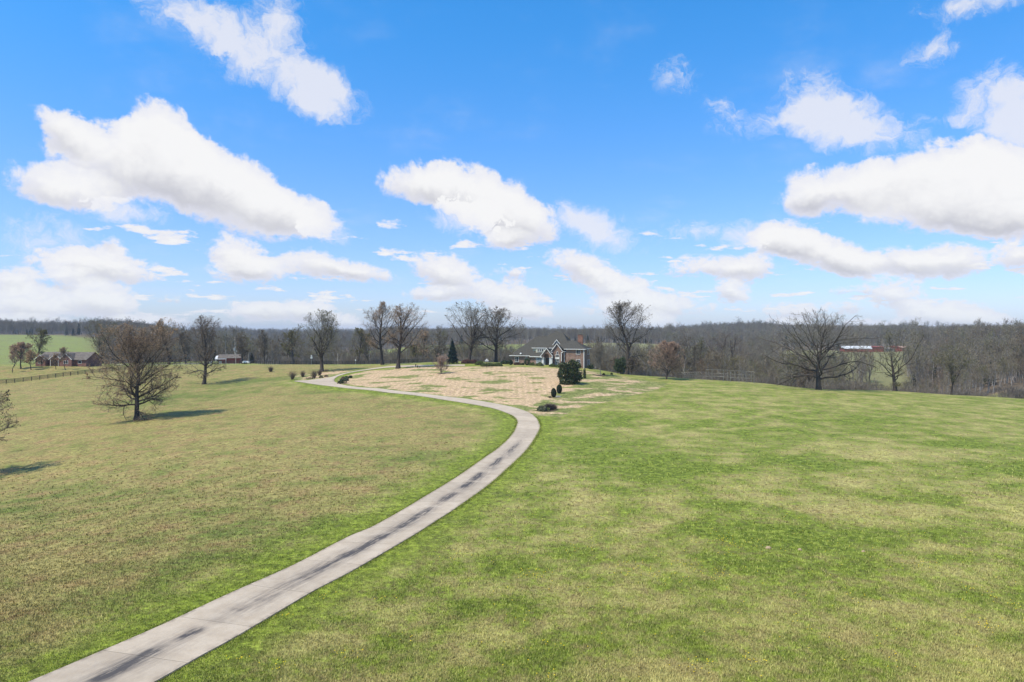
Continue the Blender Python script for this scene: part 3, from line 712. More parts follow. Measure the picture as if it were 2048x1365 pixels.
def tubes(pts, rad, sides):
    N_, K = pts.shape[:2]
    tan = np.zeros_like(pts); tan[:, :-1] = pts[:, 1:] - pts[:, :-1]; tan[:, -1] = tan[:, -2]; tan = unit(tan)
    m0 = unit(pts[:, -1] - pts[:, 0])
    ref = np.where(np.abs(m0[:, 2:3]) > .8, np.array([[1., .2, 0]]), np.array([[0.1, 0, 1.]]))[:, None]
    a = unit(np.cross(tan, np.broadcast_to(ref, tan.shape))); b = np.cross(tan, a)
    if sides == 2:
        V_ = np.stack([pts + a*rad[..., None], pts - a*rad[..., None]], 2).reshape(-1, 3)
        ix = np.arange(N_*K*2).reshape(N_, K, 2)
        return V_, np.stack([ix[:, :-1, 0], ix[:, :-1, 1], ix[:, 1:, 1], ix[:, 1:, 0]], -1).reshape(-1, 4)
    an = np.arange(sides)*2*PI/sides
    V_ = (pts[:, :, None] + (a[:, :, None]*np.cos(an)[None, None, :, None] + b[:, :, None]*np.sin(an)[None, None, :, None]) * rad[:, :, None, None])
    ix = np.arange(N_*K*sides).reshape(N_, K, sides); nx_ = np.roll(ix, -1, 2)
    return V_.reshape(-1, 3), np.stack([ix[:, :-1], nx_[:, :-1], nx_[:, 1:], ix[:, 1:]], -1).reshape(-1, 4)
def join(parts):
    V_, F_, b = [], [], 0
    for v, f in parts: V_.append(v); F_.append(f + b); b += len(v)
    return np.vstack(V_), np.vstack(F_)
def quads(rng, C, size, flat=0.0):
    n = len(C); a = unit(rng.normal(size=(n, 3)) * [1, 1, 1-flat]); b = unit(np.cross(a, rng.normal(size=(n, 3))))
    s = (size * rng.uniform(.6, 1.4, n))[:, None]
    V_ = np.stack([C - a*s, C + b*s*.6, C + a*s, C - b*s*.6], 1).reshape(-1, 3)
    return V_, np.arange(4*n).reshape(n, 4)
def oak(seed, h, w, kind='oak', base=.12, tr=.85, n1=14, tmin=.16, low=85, top=20, dens=1.0, bud=0, budsize=.12, n4=6, n5=0,
        rb=None, lean=0.0, tw=.022, up1=.30, droop=0.0, off=(0, 0)):
    rng = np.random.default_rng(seed); rb = rb or h*.021
    c = np.array([off[0], off[1], h*(1+base)/2]); R = np.array([w/2, w/2, h*(1-base)/2]); env = (c, R)
    K0 = 12
    p0 = polyl(rng, np.zeros((1, 3)) - [0, 0, .3], np.array([[lean, 0, 1.]]), np.array([h*tr]), K0, .26, .14)
    t = np.linspace(0, 1, K0); r0 = (rb * (1 - t)**.8 + rb*.14)[None]; r0[0, 0] *= 1.5; r0[0, 1] *= 1.06
    # limbs
    tt = tmin + (1-tmin)*((np.arange(n1)+rng.random(n1)*.8)/n1)
    if kind == 'vase': tt = tmin + (1-tmin)*((np.arange(n1)+rng.random(n1)*.8)/n1)**1.0
    s = tt*(K0-1); k0 = np.minimum(s.astype(int), K0-2); f = (s-k0)[:, None]
    p = p0[0, k0]*(1-f)+p0[0, k0+1]*f
    az_ = rng.random()*6.28 + np.arange(n1)*2.4 + rng.normal(size=n1)*.35
    q = (tt - tmin)/(1-tmin)
    el_ = np.radians(low + (top-low)*q**.70 + rng.normal(size=n1)*7)
    d = np.stack([np.sin(el_)*np.cos(az_), np.sin(el_)*np.sin(az_), np.cos(el_)], -1)
    L = envdist(p, d, *env) * rng.uniform(.82, 1.06, n1)
    p1 = polyl(rng, p, d, L*1.04, 10, .52, up1 - droop*(1-q))
    rl = np.interp(tt, t, r0[0]) * rng.uniform(.36, .56, n1)
    r1 = rl[:, None]*np.linspace(1, .22, 10)[None]
    p2, r2 = spawn(rng, p1, r1, int(9*dens), .15, .98, (26, 58), .50, 7, .45, .22, .55, env, .035)
    # twigs also start on the leader
    p2b, r2b = spawn(rng, p0, r0, 14, max(tmin, .3), .98, (35, 70), .25, 6, .4, .2, .4, env, .04)
    p3, r3 = spawn(rng, p2, r2, int(6*dens), .12, .98, (28, 62), .58, 5, .48, .15, .6, env, .024)
    p3b, r3b = spawn(rng, p2b, r2b, 5, .2, .98, (28, 62), .45, 5, .4, .15, .6, env, .024)
    p3 = np.vstack([p3, p3b]); r3 = np.vstack([r3, r3b])
    p4, r4 = spawn(rng, p3, r3, n4, .1, 1.0, (25, 65), .62, 3, .45, .05 - droop*.3, .6, env, tw)
    trunk = join([tubes(p0, r0, 10), tubes(p1, r1, 6), tubes(p2, r2, 4), tubes(p2b, r2b, 4)])
    cr = [tubes(p3, r3, 3), tubes(p4, r4, 2)]
    tips = p4[:, -1]
    if n5:
        p5, r5 = spawn(rng, p4, r4, n5, .1, 1.0, (25, 65), .55, 2, .3, 0, .7, env, tw*.8)
        cr.append(tubes(p5, r5, 2)); tips = np.vstack([tips, p5[:, -1]])
    lv = None
    if bud:
        k_ = min(len(tips), int(bud)); sel = rng.choice(len(tips), k_, replace=False)
        lv = quads(rng, tips[sel] + rng.normal(size=(k_, 3))*.08, budsize)
    return trunk, join(cr), lv
def hero(name, label, cat, px, row, D, toprow, wpx, mats=(None, None, None), group=None, foot=True, **kw):
    if D is None: x, y, z = ground(px, row)
    else: x, y, z = at(px, D)
    h = (HOR - toprow) / FPX * y + CH - z
    w = wpx / FPX * y
    t, c, l = oak(h=h, w=w, **kw)
    e = empty(name, (x, y, z), 0)
    tag(e, label, cat, group)
    link('trunk', npmesh('trunk', *t, mats[0] or M_bark, True), e)
    link('crown', npmesh('crown', *c, mats[1] or M_twig), e)
    if l: link('buds', npmesh('buds', *l, mats[2] or M_bud), e)
    return e

hero('oak_tree', 'broad oak on the left pasture with a haze of russet buds and low sweeping limbs', 'tree', 273, 840, None, 636, 172,
     seed=11, base=-.06, tr=.64, n1=28, tmin=.19, low=98, top=18, dens=1.2, bud=34000, budsize=.07, n4=7, n5=2, droop=.12, up1=.48, tw=.02, mats=(None, None, M_bud))
hero('oak_tree', 'dark bare oak on the left pasture with two long upturned low limbs', 'tree', 408, 769, None, 627, 112,
     seed=24, base=-.02, tr=.72, n1=17, tmin=.16, low=104, top=10, dens=1.1, bud=5000, budsize=.10, n4=7, up1=.30, mats=(None, None, M_budb))
hero('oak_tree', 'olive tinged vase shaped tree on the green verge beside the driveway fork', 'tree', 644, 744, None, 622, 100,
     seed=35, kind='vase', base=.17, tr=.55, n1=13, tmin=.30, low=52, top=10, dens=1.15, bud=6000, budsize=.12, n4=7, rb=.62, up1=.35, mats=(None, M_twig_grey, M_budg))
hero('oak_tree', 'tall ruddy topped oak at the far edge of the drive, left of the pair', 'tree', 765, 731.5, 261, 600, 92, group='pair of tall oaks by the far drive',
     seed=41, base=.22, tr=.85, n1=16, tmin=.26, low=72, top=14, dens=1.15, bud=9000, budsize=.09, n4=7, n5=1, mats=(None, None, M_bud))
hero('oak_tree', 'tall leaning oak standing inside the bend of the far drive', 'tree', 796, 737.5, None, 605, 100,  group='pair of tall oaks by the far drive', off=(4, 0),
     seed=52, base=.20, tr=.80, n1=15, tmin=.24, low=70, top=15, dens=1.1, bud=8000, budsize=.08, n4=7, n5=1, lean=.12, rb=.62, mats=(None, None, M_bud))
hero('oak_tree', 'high open crowned bare oak behind the lawn, left of the house', 'tree', 938, 730, 256, 600, 112, group='pair of bare oaks left of the brick house',
     seed=63, kind='vase', base=.2, tr=.6, n1=12, tmin=.34, low=60, top=12, dens=1.1, bud=4500, budsize=.12, n4=6, rb=.60, mats=(None, M_twig_grey, M_budb))
hero('oak_tree', 'wide rounded bare oak next to the dark roof of the house', 'tree', 992, 730, 264, 614, 128, group='pair of bare oaks left of the brick house',
     seed=74, base=.16, tr=.8, n1=18, tmin=.22, low=82, top=16, dens=1.15, bud=6000, budsize=.12, n4=7, rb=.55, mats=(None, M_twig_grey, M_budb))
hero('oak_tree', 'tallest bare oak right of the brick house, behind the young lawn tree', 'tree', 1253, 752, 246, 601, 118,
     seed=85, base=.2, tr=.84, n1=18, tmin=.24, low=78, top=14, dens=1.15, bud=6000, budsize=.13, n4=7, rb=.6, mats=(None, M_twig_grey, M_budb))
hero('oak_tree', 'big open bare oak alone on the rim of the right field', 'tree', 1637, 780, None, 616, 262,
     seed=98, base=.0, tr=.74, n1=28, tmin=.18, low=94, top=30, dens=.9, bud=0, n4=5, rb=.62, tw=.026, up1=.04, mats=(None, M_twig_grey, None))
hero('gnarled_tree', 'gnarled forking bare tree at the rim, right of the big open oak', 'tree', 1790, 784, 199, 655, 140,
     seed=109, kind='vase', base=.08, tr=.62, n1=9, tmin=.14, low=88, top=25, dens=1.0, bud=3000, budsize=.1, n4=6, rb=.50, up1=.3, tw=.024, mats=(None, M_twig_grey, M_budg))
hero('young_tree', 'small forked grey tree at the rim, nearest the right edge of the picture', 'tree', 1903, 788, 192, 690, 78,
     seed=117, kind='vase', base=.25, tr=.5, n1=9, tmin=.45, low=45, top=12, dens=1.1, bud=4000, budsize=.1, n4=6, rb=.26, mats=(None, M_twig_grey, M_budg))
hero('young_oak', 'dense egg shaped pinkish tan tree at the rim of the lawn', 'tree', 1333, 759, None, 682, 76,
     seed=128, base=.06, tr=.95, n1=34, tmin=.12, low=60, top=14, dens=1.25, bud=30000, budsize=.075, n4=7, rb=.20, tw=.02, mats=(None, M_twig_pink, M_budt))
hero('young_tree', 'slender grey young tree in a mulch ring at the right end of the house', 'tree', 1201, 751, None, 688, 56,
     seed=131, base=.16, tr=.9, n1=22, tmin=.22, low=45, top=12, dens=1.0, bud=0, n4=5, rb=.10, tw=.016, mats=(M_twig_grey, M_twig_grey, None))
hero('crape_myrtle', 'low pinkish many stemmed shrub tree in a dark bed on the straw lawn', 'small tree', 882, 747.5, None, 707, 34,
     seed=144, kind='vase', base=.12, tr=.3, n1=12, tmin=.12, low=48, top=12, dens=1.0, bud=2500, budsize=.06, n4=5, rb=.11, tw=.014, mats=(M_twig_pink, M_twig_pink, M_budt))
hero('oak_tree', 'bare tree at the left edge of the pasture, only its right branches in view', 'tree', -66, 950, 101, 764, 176,
     seed=155, base=.03, tr=.9, n1=20, tmin=.12, low=96, top=15, dens=1.1, bud=6000, budsize=.10, n4=6, mats=(None, None, M_budb))
# second row of single trees behind the fence and rim: px, D, top row, width px, trunk fork, label, bud material
BACK = [
 (206, 330, 634, 66, 'vase', 'bare fork topped tree rising behind the russet oak', M_budg),
 (338, 315, 634, 56, 'oak', 'reddish crowned bare tree right behind the russet oak', M_bud),
 (76, 292, 656, 46, 'oak', 'olive tinged tree standing left of the brown ranch house', M_budg),
 (372, 312, 662, 44, 'oak', 'grey bare tree seen through the crown of the dark oak', M_budb),
 (485, 308, 664, 34, 'vase', 'thin bare tree right beside the utility pole', M_budb),
 (528, 310, 660, 42, 'vase', 'small forked bare tree behind the plank fence, between pole and verge tree', M_budb),
 (588, 304, 648, 50, 'oak', 'olive bare tree behind the plank fence, left of the vase shaped tree', M_budg),
 (574, 322, 664, 34, 'oak', 'pale grey slim tree behind the plank fence', M_budb),
 (716, 298, 655, 52, 'oak', 'grey green tree behind the plank fence, left of the pair of tall oaks', M_budg),
 (740, 312, 668, 44, 'vase', 'brown twiggy tree tucked behind the tall ruddy oak', M_budb),
 (828, 300, 690, 34, 'oak', 'olive brown small tree behind the far drive', M_budg),
 (872, 296, 652, 44, 'vase', 'dark Y shaped bare tree behind the pink shrub tree', M_budb),
 (846, 318, 660, 42, 'oak', 'ruddy bare tree behind the leaning oak', M_bud),
 (1357, 292, 645, 56, 'vase', 'bare tree towering over the pinkish tan tree', M_budb),
 (1441, 372, 648, 44, 'vase', 'fan shaped bare treetop above the wooded ravine', M_budb),
 (1400, 330, 668, 44, 'oak', 'greenish bare tree over the arched arbour', M_budg),
 (1482, 380, 660, 44, 'oak', 'brown bare treetop over the grape trellis', M_budb),
 (1580, 232, 706, 60, 'vase', 'low spreading bare tree at the rim, left of the big open oak', M_budg),
 (1612, 226, 722, 44, 'vase', 'stubby dark bare tree just behind the big open oak', M_budb),
 (1262, 232, 716, 54, 'vase', 'low dark crooked tree beneath the tallest oak', M_budb),
]
for i, (px, D, top, w, kind, lab, bm) in enumerate(BACK):
    v = kind == 'vase'
    hero('bare_tree', lab, 'tree', px, None, D, top, w, seed=300+i, kind=kind, base=.2, tr=.6 if v else .85, n1=9 if v else 13, tmin=.32 if v else .25,
         low=58 if v else 78, top=14, dens=1.0, bud=3500, budsize=.16, n4=4, tw=.034, mats=(None, M_twig_grey if i % 2 else M_twig, bm))
hero('round_tree', 'small round crowned tree with yellowish new growth, left of the ranch house', 'tree', 42, None, 272, 684, 44, seed=401, base=.25, tr=.8, n1=18, tmin=.3, low=70, top=14, bud=9000, budsize=.16, n4=6, mats=(None, M_twig, M_budt))
hero('round_tree', 'dark young tree between the round tree and the ranch house', 'tree', 62, None, 268, 700, 26, seed=402, base=.3, tr=.8, n1=12, tmin=.35, low=60, top=14, bud=3000, budsize=.14, n4=4)
for px, D, top, w, lab in ((25, 262, 704, 16, 'thin sapling at the left edge of the ranch house yard'), (112, 268, 706, 20, 'thin sapling in front of the ranch house porch'),
                           (131, 266, 694, 34, 'dark small bare tree before the ranch house windows'), (84, 274, 712, 16, 'thin sapling at the left corner of the ranch house')):
    hero('sapling', lab, 'sapling', px, None, D, top, w, seed=410+px, base=.3, tr=.8, n1=9, tmin=.4, low=50, top=14, bud=900, budsize=.1, n4=3, rb=.12)

# ------------------------------------------------------------------ woods
def woodmat(name, tw):
    m, N = newmat(name)
    r = N.n('ShaderNodeObjectInfo').outputs['Random']
    rp = N.n('ShaderNodeValToRGB', None, Fac=r)
    cs = tw
    while len(rp.color_ramp.elements) < len(cs): rp.color_ramp.elements.new(.5)
    for i, c in enumerate(cs):
        rp.color_ramp.elements[i].position = i / (len(cs) - 1); rp.color_ramp.elements[i].color = (*c, 1)
    g = N.n('ShaderNodeNewGeometry').outputs['Random Per Island']
    k = N.ss(g, 0, 1, .75, 1.25)
    col = N.vm('MULTIPLY', rp.outputs[0], N.n('ShaderNodeCombineXYZ', None, X=k, Y=k, Z=k).outputs[0])
    bs = N.n('ShaderNodeBsdfPrincipled', None, Base_Color=col, Roughness=.9); bs.inputs['Specular IOR Level'].default_value = .1
    N.n('ShaderNodeOutputMaterial', None, Surface=bs.outputs[0])
    return m
M_fbark = woodmat('forest_bark', [(.11, .10, .088), (.17, .155, .135), (.24, .22, .20), (.13, .11, .095)])
M_ftwig = woodmat('forest_twigs', [(.105, .080, .043), (.165, .124, .072), (.130, .115, .050), (.205, .163, .105), (.140, .140, .048), (.165, .105, .062)])
M_fever = woodmat('cedar_green', [(.020, .032, .018), (.035, .050, .026)])
def forest_mesh(seed, lod):
    rng = np.random.default_rng(seed)
    if lod == 0:
        t, c, _ = oak(seed, 20, 10.5, kind='vase' if seed % 2 else 'oak', base=.28, tr=.85, n1=11, tmin=.34, low=58, top=12, dens=.8, n4=4, tw=.045, rb=.24)
    else:
        t, c, _ = oak(seed, 20, 11.5, base=.22, tr=.85, n1=9, tmin=.32, low=58, top=12, dens=.55, n4=3, tw=.085, rb=.26)
    V_ = np.vstack([t[0], c[0]]); me = npmesh('forest_tree', V_, [t[1], c[1] + len(t[0])], M_fbark)
    me.materials.append(M_ftwig); mi = np.zeros(len(me.polygons), np.int32); mi[len(t[1]):] = 1
    me.polygons.foreach_set('material_index', mi)
    return me
def cedar_mesh(seed, n, h=11, w=5.0, size=.4, mat=None):
    rng = np.random.default_rng(seed)
    t = rng.random(n)**.75; z = h*(.04 + .95*t); r = (w/2)*(1-t)**.85*np.sqrt(rng.random(n))**.6*(1+.22*np.sin(z*5+seed)); a = rng.random(n)*2*PI
    C = np.stack([r*np.cos(a), r*np.sin(a), z - .12*r], -1)
    V_, F_ = quads(rng, C, size, .3)
    tv, tf = tubes(np.array([[[0, 0, -.3], [0, 0, h*.5], [0, 0, h*.97]]]), np.array([[.16, .1, .03]]), 5)
    return (tv, tf), (V_, F_)
NEARM = [forest_mesh(500+i, 0) for i in range(6)]
FARM = [forest_mesh(600+i, 1) for i in range(5)]
ct, cl = cedar_mesh(5, 900)
CEDM = npmesh('cedar', np.vstack([ct[0], cl[0]]), [ct[1], cl[1] + len(ct[0])], M_fever)
rng = np.random.default_rng(3)
pts_l = []
for (a, b, d0, d1) in WOODS:
    sp = 6.2 if d0 < 460 else (9.5 if d0 < 1000 else (13 if d0 < 1800 else 19))
    xs0, xs1 = (a-1024)/FPX*d1, (b-1024)/FPX*d1
    xs = np.arange(min(xs0, (a-1024)/FPX*d0), max(xs1, (b-1024)/FPX*d0), sp); ys = np.arange(d0-20, d1+20, sp*1.05)
    X, Y = np.meshgrid(xs, ys); X = (X + rng.uniform(-.48, .48, X.shape)*sp).ravel(); Y = (Y + rng.uniform(-.48, .48, Y.shape)*sp).ravel()
    px = 1024 + FPX*X/np.maximum(Y, 1); ok = (px >= a) & (px <= b) & inwood(X, Y) & (px > -350) & (px < 2400)
    pts_l.append(np.c_[X, Y][ok])
PT = np.vstack(pts_l)
key = np.round(PT/4.5).astype(int); _, ui = np.unique(key, axis=0, return_index=True); PT = PT[ui]
PT = PT[np.argsort(np.hypot(PT[:, 0], PT[:, 1]))]
PZ = hterr(PT[:, 0], PT[:, 1])
# keep sight lines to the barns and pasture free
PXs = 1024 + FPX*PT[:, 0]/PT[:, 1]
inview = (PXs > -30) & (PXs < 2080)
PLACES = [(-1e9, 60, 'at the left edge beyond the ranch house'), (60, 200, 'beyond the ranch house'), (200, 330, 'behind the russet oak'), (330, 440, 'behind the dark bare oak'),
          (440, 560, 'behind the red shed and utility pole'), (560, 700, 'behind the vase shaped tree of the verge'), (700, 800, 'behind the pair of tall ruddy oaks'),
          (800, 900, 'behind the pink shrub tree'), (900, 1010, 'behind the pair of bare oaks'), (1010, 1100, 'behind the dark left roof of the house'), (1100, 1195, 'behind the house chimney'),
          (1195, 1300, 'behind the tallest bare oak'), (1300, 1370, 'behind the pinkish tan tree'), (1370, 1410, 'behind the arched arbour'), (1410, 1460, 'behind the left half of the grape trellis'), (1460, 1510, 'behind the right half of the grape trellis'),
          (1510, 1560, 'just right of the grape trellis'), (1560, 1600, 'left of the big open oak'), (1600, 1680, 'behind the big open oak'), (1680, 1740, 'below the white roofed barn'), (1740, 1840, 'behind the gnarled forking tree'),
          (1840, 1880, 'between the gnarled tree and the small forked tree'), (1880, 1930, 'behind the small forked grey tree'), (1930, 1990, 'right of the small forked grey tree'), (1990, 1e9, 'at the right edge above the tan bank')]
SRC = bpy.data.collections.new('forest_kinds')       # mesh kinds used by the far woods
order = np.nonzero(inview)[0][:285]
indiv = set(order.tolist())
for i in order:
    x, y = PT[i]; px = PXs[i]
    ev = rng.random() < .035 and y > 300
    o = link('cedar_tree' if ev else 'forest_tree', CEDM if ev else NEARM[rng.integers(6)], None, (x, y, PZ[i]))
    s = rng.uniform(.78, 1.12) * (.85 if px > 1500 and y < 300 else 1.0) * (.84 if px > 1850 else 1.0)
    if y < 285: s *= .8
    if 1690 < px < 1880: s *= .52
    elif y > 300 and px < 1560: s *= rng.uniform(.70, 1.05)
    o.scale = (s*rng.uniform(.85, 1.15), s*rng.uniform(.85, 1.15), s); o.rotation_euler = (0, 0, rng.uniform(0, 6.28))
    rowk = 'front row' if y < 300 else ('mid wood' if y < 360 else 'back row')
    for a, b, plc in PLACES:
        if a <= px < b:
            grp = 'forest trees ' + plc + ', ' + rowk
            if ev: tag(o, 'dark cedar, ' + rowk + ', ' + plc, 'tree', 'cedars ' + plc)
            else: tag(o, 'bare forest tree, ' + rowk + ', ' + plc, 'tree', grp)
# far woods: instanced
srcs = []
for k, me in enumerate(FARM + [CEDM]):
    o = bpy.data.objects.new('kind_%d' % k, me); SRC.objects.link(o); srcs.append(o)
def woods(name, label, sel):
    n = len(sel)
    V_ = np.c_[PT[sel], PZ[sel]]
    me = bpy.data.meshes.new(name); me.vertices.add(n); me.vertices.foreach_set('co', V_.astype(np.float32).ravel())
    def att(nm, ty, arr):
        a = me.attributes.new(nm, ty, 'POINT'); a.data.foreach_set('value' if ty != 'FLOAT_VECTOR' else 'vector', arr.ravel())
    kind = rng.integers(0, len(FARM), n).astype(np.int32); kind[rng.random(n) < .05] = len(FARM)
    att('kind', 'INT', kind)
    dist = np.hypot(PT[sel, 0], PT[sel, 1])
    s = rng.uniform(.62, 1.12, n)*(1 + .18*np.sin(PT[sel, 0]*.031)*np.sin(PT[sel, 0]*.0137+PT[sel, 1]*.01)); s *= np.where(rng.random(n) < .06, 1.3, 1.0); s = np.where((dist < 720) & (PXs[sel] < 1560), s*.80, s); s = np.where(PXs[sel] > 1850, s*.84, s); s = np.where((dist < 420) & (PXs[sel] > 1690) & (PXs[sel] < 1880), s*.45, s)
    att('size', 'FLOAT_VECTOR', np.c_[s*rng.uniform(.9, 1.25, n), s*rng.uniform(.9, 1.25, n), s].astype(np.float32))
    att('turn', 'FLOAT_VECTOR', np.c_[np.zeros(n), np.zeros(n), rng.uniform(0, 6.28, n)].astype(np.float32))
    o = link(name, me); tag(o, label, kind='stuff')
    ng = bpy.data.node_groups.new(name, 'GeometryNodeTree')
    ng.interface.new_socket('Geometry', in_out='INPUT', socket_type='NodeSocketGeometry')
    ng.interface.new_socket('Geometry', in_out='OUTPUT', socket_type='NodeSocketGeometry')
    G = NT(ng, False)
    gi = G.n('NodeGroupInput'); go = G.n('NodeGroupOutput')
    ci = G.n('GeometryNodeCollectionInfo'); ci.inputs['Collection'].default_value = SRC
    ci.inputs['Separate Children'].default_value = True; ci.inputs['Reset Children'].default_value = True
    def na(nm, ty): 
        nd = G.n('GeometryNodeInputNamedAttribute', dict(data_type=ty)); nd.inputs['Name'].default_value = nm; return nd.outputs[0]
    ip = G.n('GeometryNodeInstanceOnPoints')
    G.put(ip.inputs['Points'], gi.outputs[0]); G.put(ip.inputs['Instance'], ci.outputs[0]); ip.inputs['Pick Instance'].default_value = True
    G.put(ip.inputs['Instance Index'], na('kind', 'INT')); G.put(ip.inputs['Rotation'], na('turn', 'FLOAT_VECTOR')); G.put(ip.inputs['Scale'], na('size', 'FLOAT_VECTOR'))
    G.put(go.inputs[0], ip.outputs[0])
    md = o.modifiers.new('woods', 'NODES'); md.node_group = ng
rest = np.array([i for i in range(len(PT)) if i not in indiv])
woods('far_woods', 'far wooded ridges and thickets of bare grey trees along the horizon', rest)
print('trees', len(PT))
# ravine brushwood at the rim: tangles of thin stems
def brush(rng, n, w, h, size):
    p = np.c_[rng.normal(size=n)*w*.35, rng.normal(size=n)*w*.35, np.zeros(n)]
    d = unit(np.c_[rng.normal(size=(n, 2))*.45, np.ones(n)])
    q = polyl(rng, p, d, h*rng.uniform(.5, 1.05, n), 4, .4, .1)
    r = np.linspace(1, .4, 4)[None]*size*np.ones((n, 1))
    q2, r2 = spawn(rng, q, r, 5, .25, 1, (25, 60), .5, 3, .4, .1, .7, (np.array([0, 0, h*.5]), np.array([w*.9, w*.9, h*.65])), size*.6)
    return join([tubes(q, r, 2), tubes(q2, r2, 2)])
BR = []
M_brush = leafmat('brushwood', [(.085, .070, .055), (.14, .115, .09), (.17, .15, .12)], .1)
for k in range(3): BR.append(brush(np.random.default_rng(k+80), 90, 4.5, 4.2, .035))
Vb, Fb, bo = [], [], 0
for k in range(150):
    px = rng.uniform(1215, 2050) if k < 105 else rng.uniform(560, 1010)
    D = float(np.interp(px, [560, 1010, 1215, 1333, 1500, 1640, 1790, 1920, 2050], [296, 285, 262, 238, 226, 214, 212, 204, 202])) + rng.uniform(2, 26)
    x, y, z = at(px, D); v, f = BR[k % 3]; a = rng.uniform(0, 6.28); s = rng.uniform(.7, 1.25); ca, sa = math.cos(a)*s, math.sin(a)*s
    Vb.append(np.c_[v[:, 0]*ca - v[:, 1]*sa + x, v[:, 0]*sa + v[:, 1]*ca + y, v[:, 2]*s + z]); Fb.append(f + bo); bo += len(v)
tag(link('brushwood', npmesh('brushwood', np.vstack(Vb), np.vstack(Fb), M_brush)), 'grey brown brushwood along the rim of the ravine and behind the fence', kind='stuff')

# ------------------------------------------------------------------ brick house
def brickmat(name, c1, c2, mortar, scale=1.0):
    m, N = newmat(name)
    tc = N.n('ShaderNodeTexCoord').outputs['Object']
    s = N.n('ShaderNodeSeparateXYZ', None, Vector=tc)
    v = N.n('ShaderNodeCombineXYZ', None, X=N.m('ADD', s.outputs[0], s.outputs[1]), Y=s.outputs[2], Z=0.0).outputs[0]
    b = N.n('ShaderNodeTexBrick', None, Vector=v, Color1=(*c1, 1), Color2=(*c2, 1), Mortar=(*mortar, 1), Scale=scale)
    b.inputs['Brick Width'].default_value = .23; b.inputs['Row Height'].default_value = .08; b.inputs['Mortar Size'].default_value = .008
    nz = N.noise(tc, .7, 5, .65)
    k = N.ss(nz, .3, .7, .75, 1.25)
    n2 = N.ss(N.noise(tc, 3.5, 4, .7), .3, .7, .8, 1.25); k = N.m('MULTIPLY', k, n2)
    col = N.vm('MULTIPLY', b.outputs[0], N.n('ShaderNodeCombineXYZ', None, X=k, Y=k, Z=k).outputs[0])
    bs = N.n('ShaderNodeBsdfPrincipled', None, Base_Color=col, Roughness=.9); bs.inputs['Specular IOR Level'].default_value = .2
    N.put(bs.inputs['Normal'], N.n('ShaderNodeBump', None, Height=b.outputs[1], Strength=.4, Distance=-.01).outputs[0])
    N.n('ShaderNodeOutputMaterial', None, Surface=bs.outputs[0])
    return m
M_brick = brickmat('house_brick', (.160, .088, .060), (.225, .132, .092), (.30, .25, .21))
M_brick2 = brickmat('chimney_brick', (.185, .080, .048), (.25, .115, .070), (.25, .2, .17))
M_brick3 = brickmat('ranch_brick', (.15, .060, .048), (.20, .085, .066), (.2, .16, .14))
M_shingle = simple('weathered_shingles', (.046, .043, .036), (.082, .077, .064), 3.2, 10, .9, .15, .02, lo=.3, hi=.7)
M_shingle2 = simple('brown_shingles', (.10, .085, .072), (.16, .14, .12), 1.3, 7, .9, .15)
M_white = simple('white_trim', (.76, .75, .71), (.68, .67, .63), 1.2, 3, .5, .4)
M_cream = simple('cream_siding', (.50, .47, .34), (.44, .41, .30), 1.0, 3, .7, .3)
M_greys = simple('grey_siding', (.30, .30, .28), (.25, .25, .235), 1.0, 3, .7, .3)
M_glass = simple('dark_window_glass', (.012, .014, .017), (.02, .024, .03), 1.0, 2, .15, .12)
M_glassb = simple('pale_window_glass', (.10, .13, .15), (.20, .24, .26), .9, 2, .08, .6)
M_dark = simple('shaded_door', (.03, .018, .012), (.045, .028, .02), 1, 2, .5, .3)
M_step = simple('brick_step', (.16, .09, .08), (.2, .12, .1), 3, 3)
M_metal = simple('galvanised_metal', (.5, .51, .52), (.42, .43, .45), 1, 3, .35, .5, metal=.6)
M_black = simple('black_fence_paint', (.022, .020, .018), (.045, .040, .035), 2.0, 4, .7, .3)
M_wood = simple('grey_weathered_wood', (.15, .14, .115), (.24, .225, .19), 2.0, 5, .9, .2)
M_pole = simple('utility_pole_wood', (.30, .26, .21), (.40, .36, .30), 2.0, 5, .9, .2)
M_red = simple('red_barn_siding', (.22, .040, .028), (.28, .062, .042), .6, 5, .7, .3)
M_tin = simple('pale_tin_roof', (.55, .56, .56), (.66, .67, .68), .5, 4, .5, .4)
M_mulch = simple('dark_mulch', (.050, .034, .024), (.085, .060, .042), 5.0, 5, .95, .1, .04)
M_gravel = simple('pale_gravel', (.40, .37, .33), (.50, .47, .42), 3.0, 5, .95, .1)
M_stone = simple('pale_stone', (.40, .37, .32), (.30, .28, .25), 4.0, 5, .9, .2, .02)
M_dirt = simple('molehill_earth', (.38, .28, .18), (.30, .22, .14), 6.0, 5, .95, .1, .05)

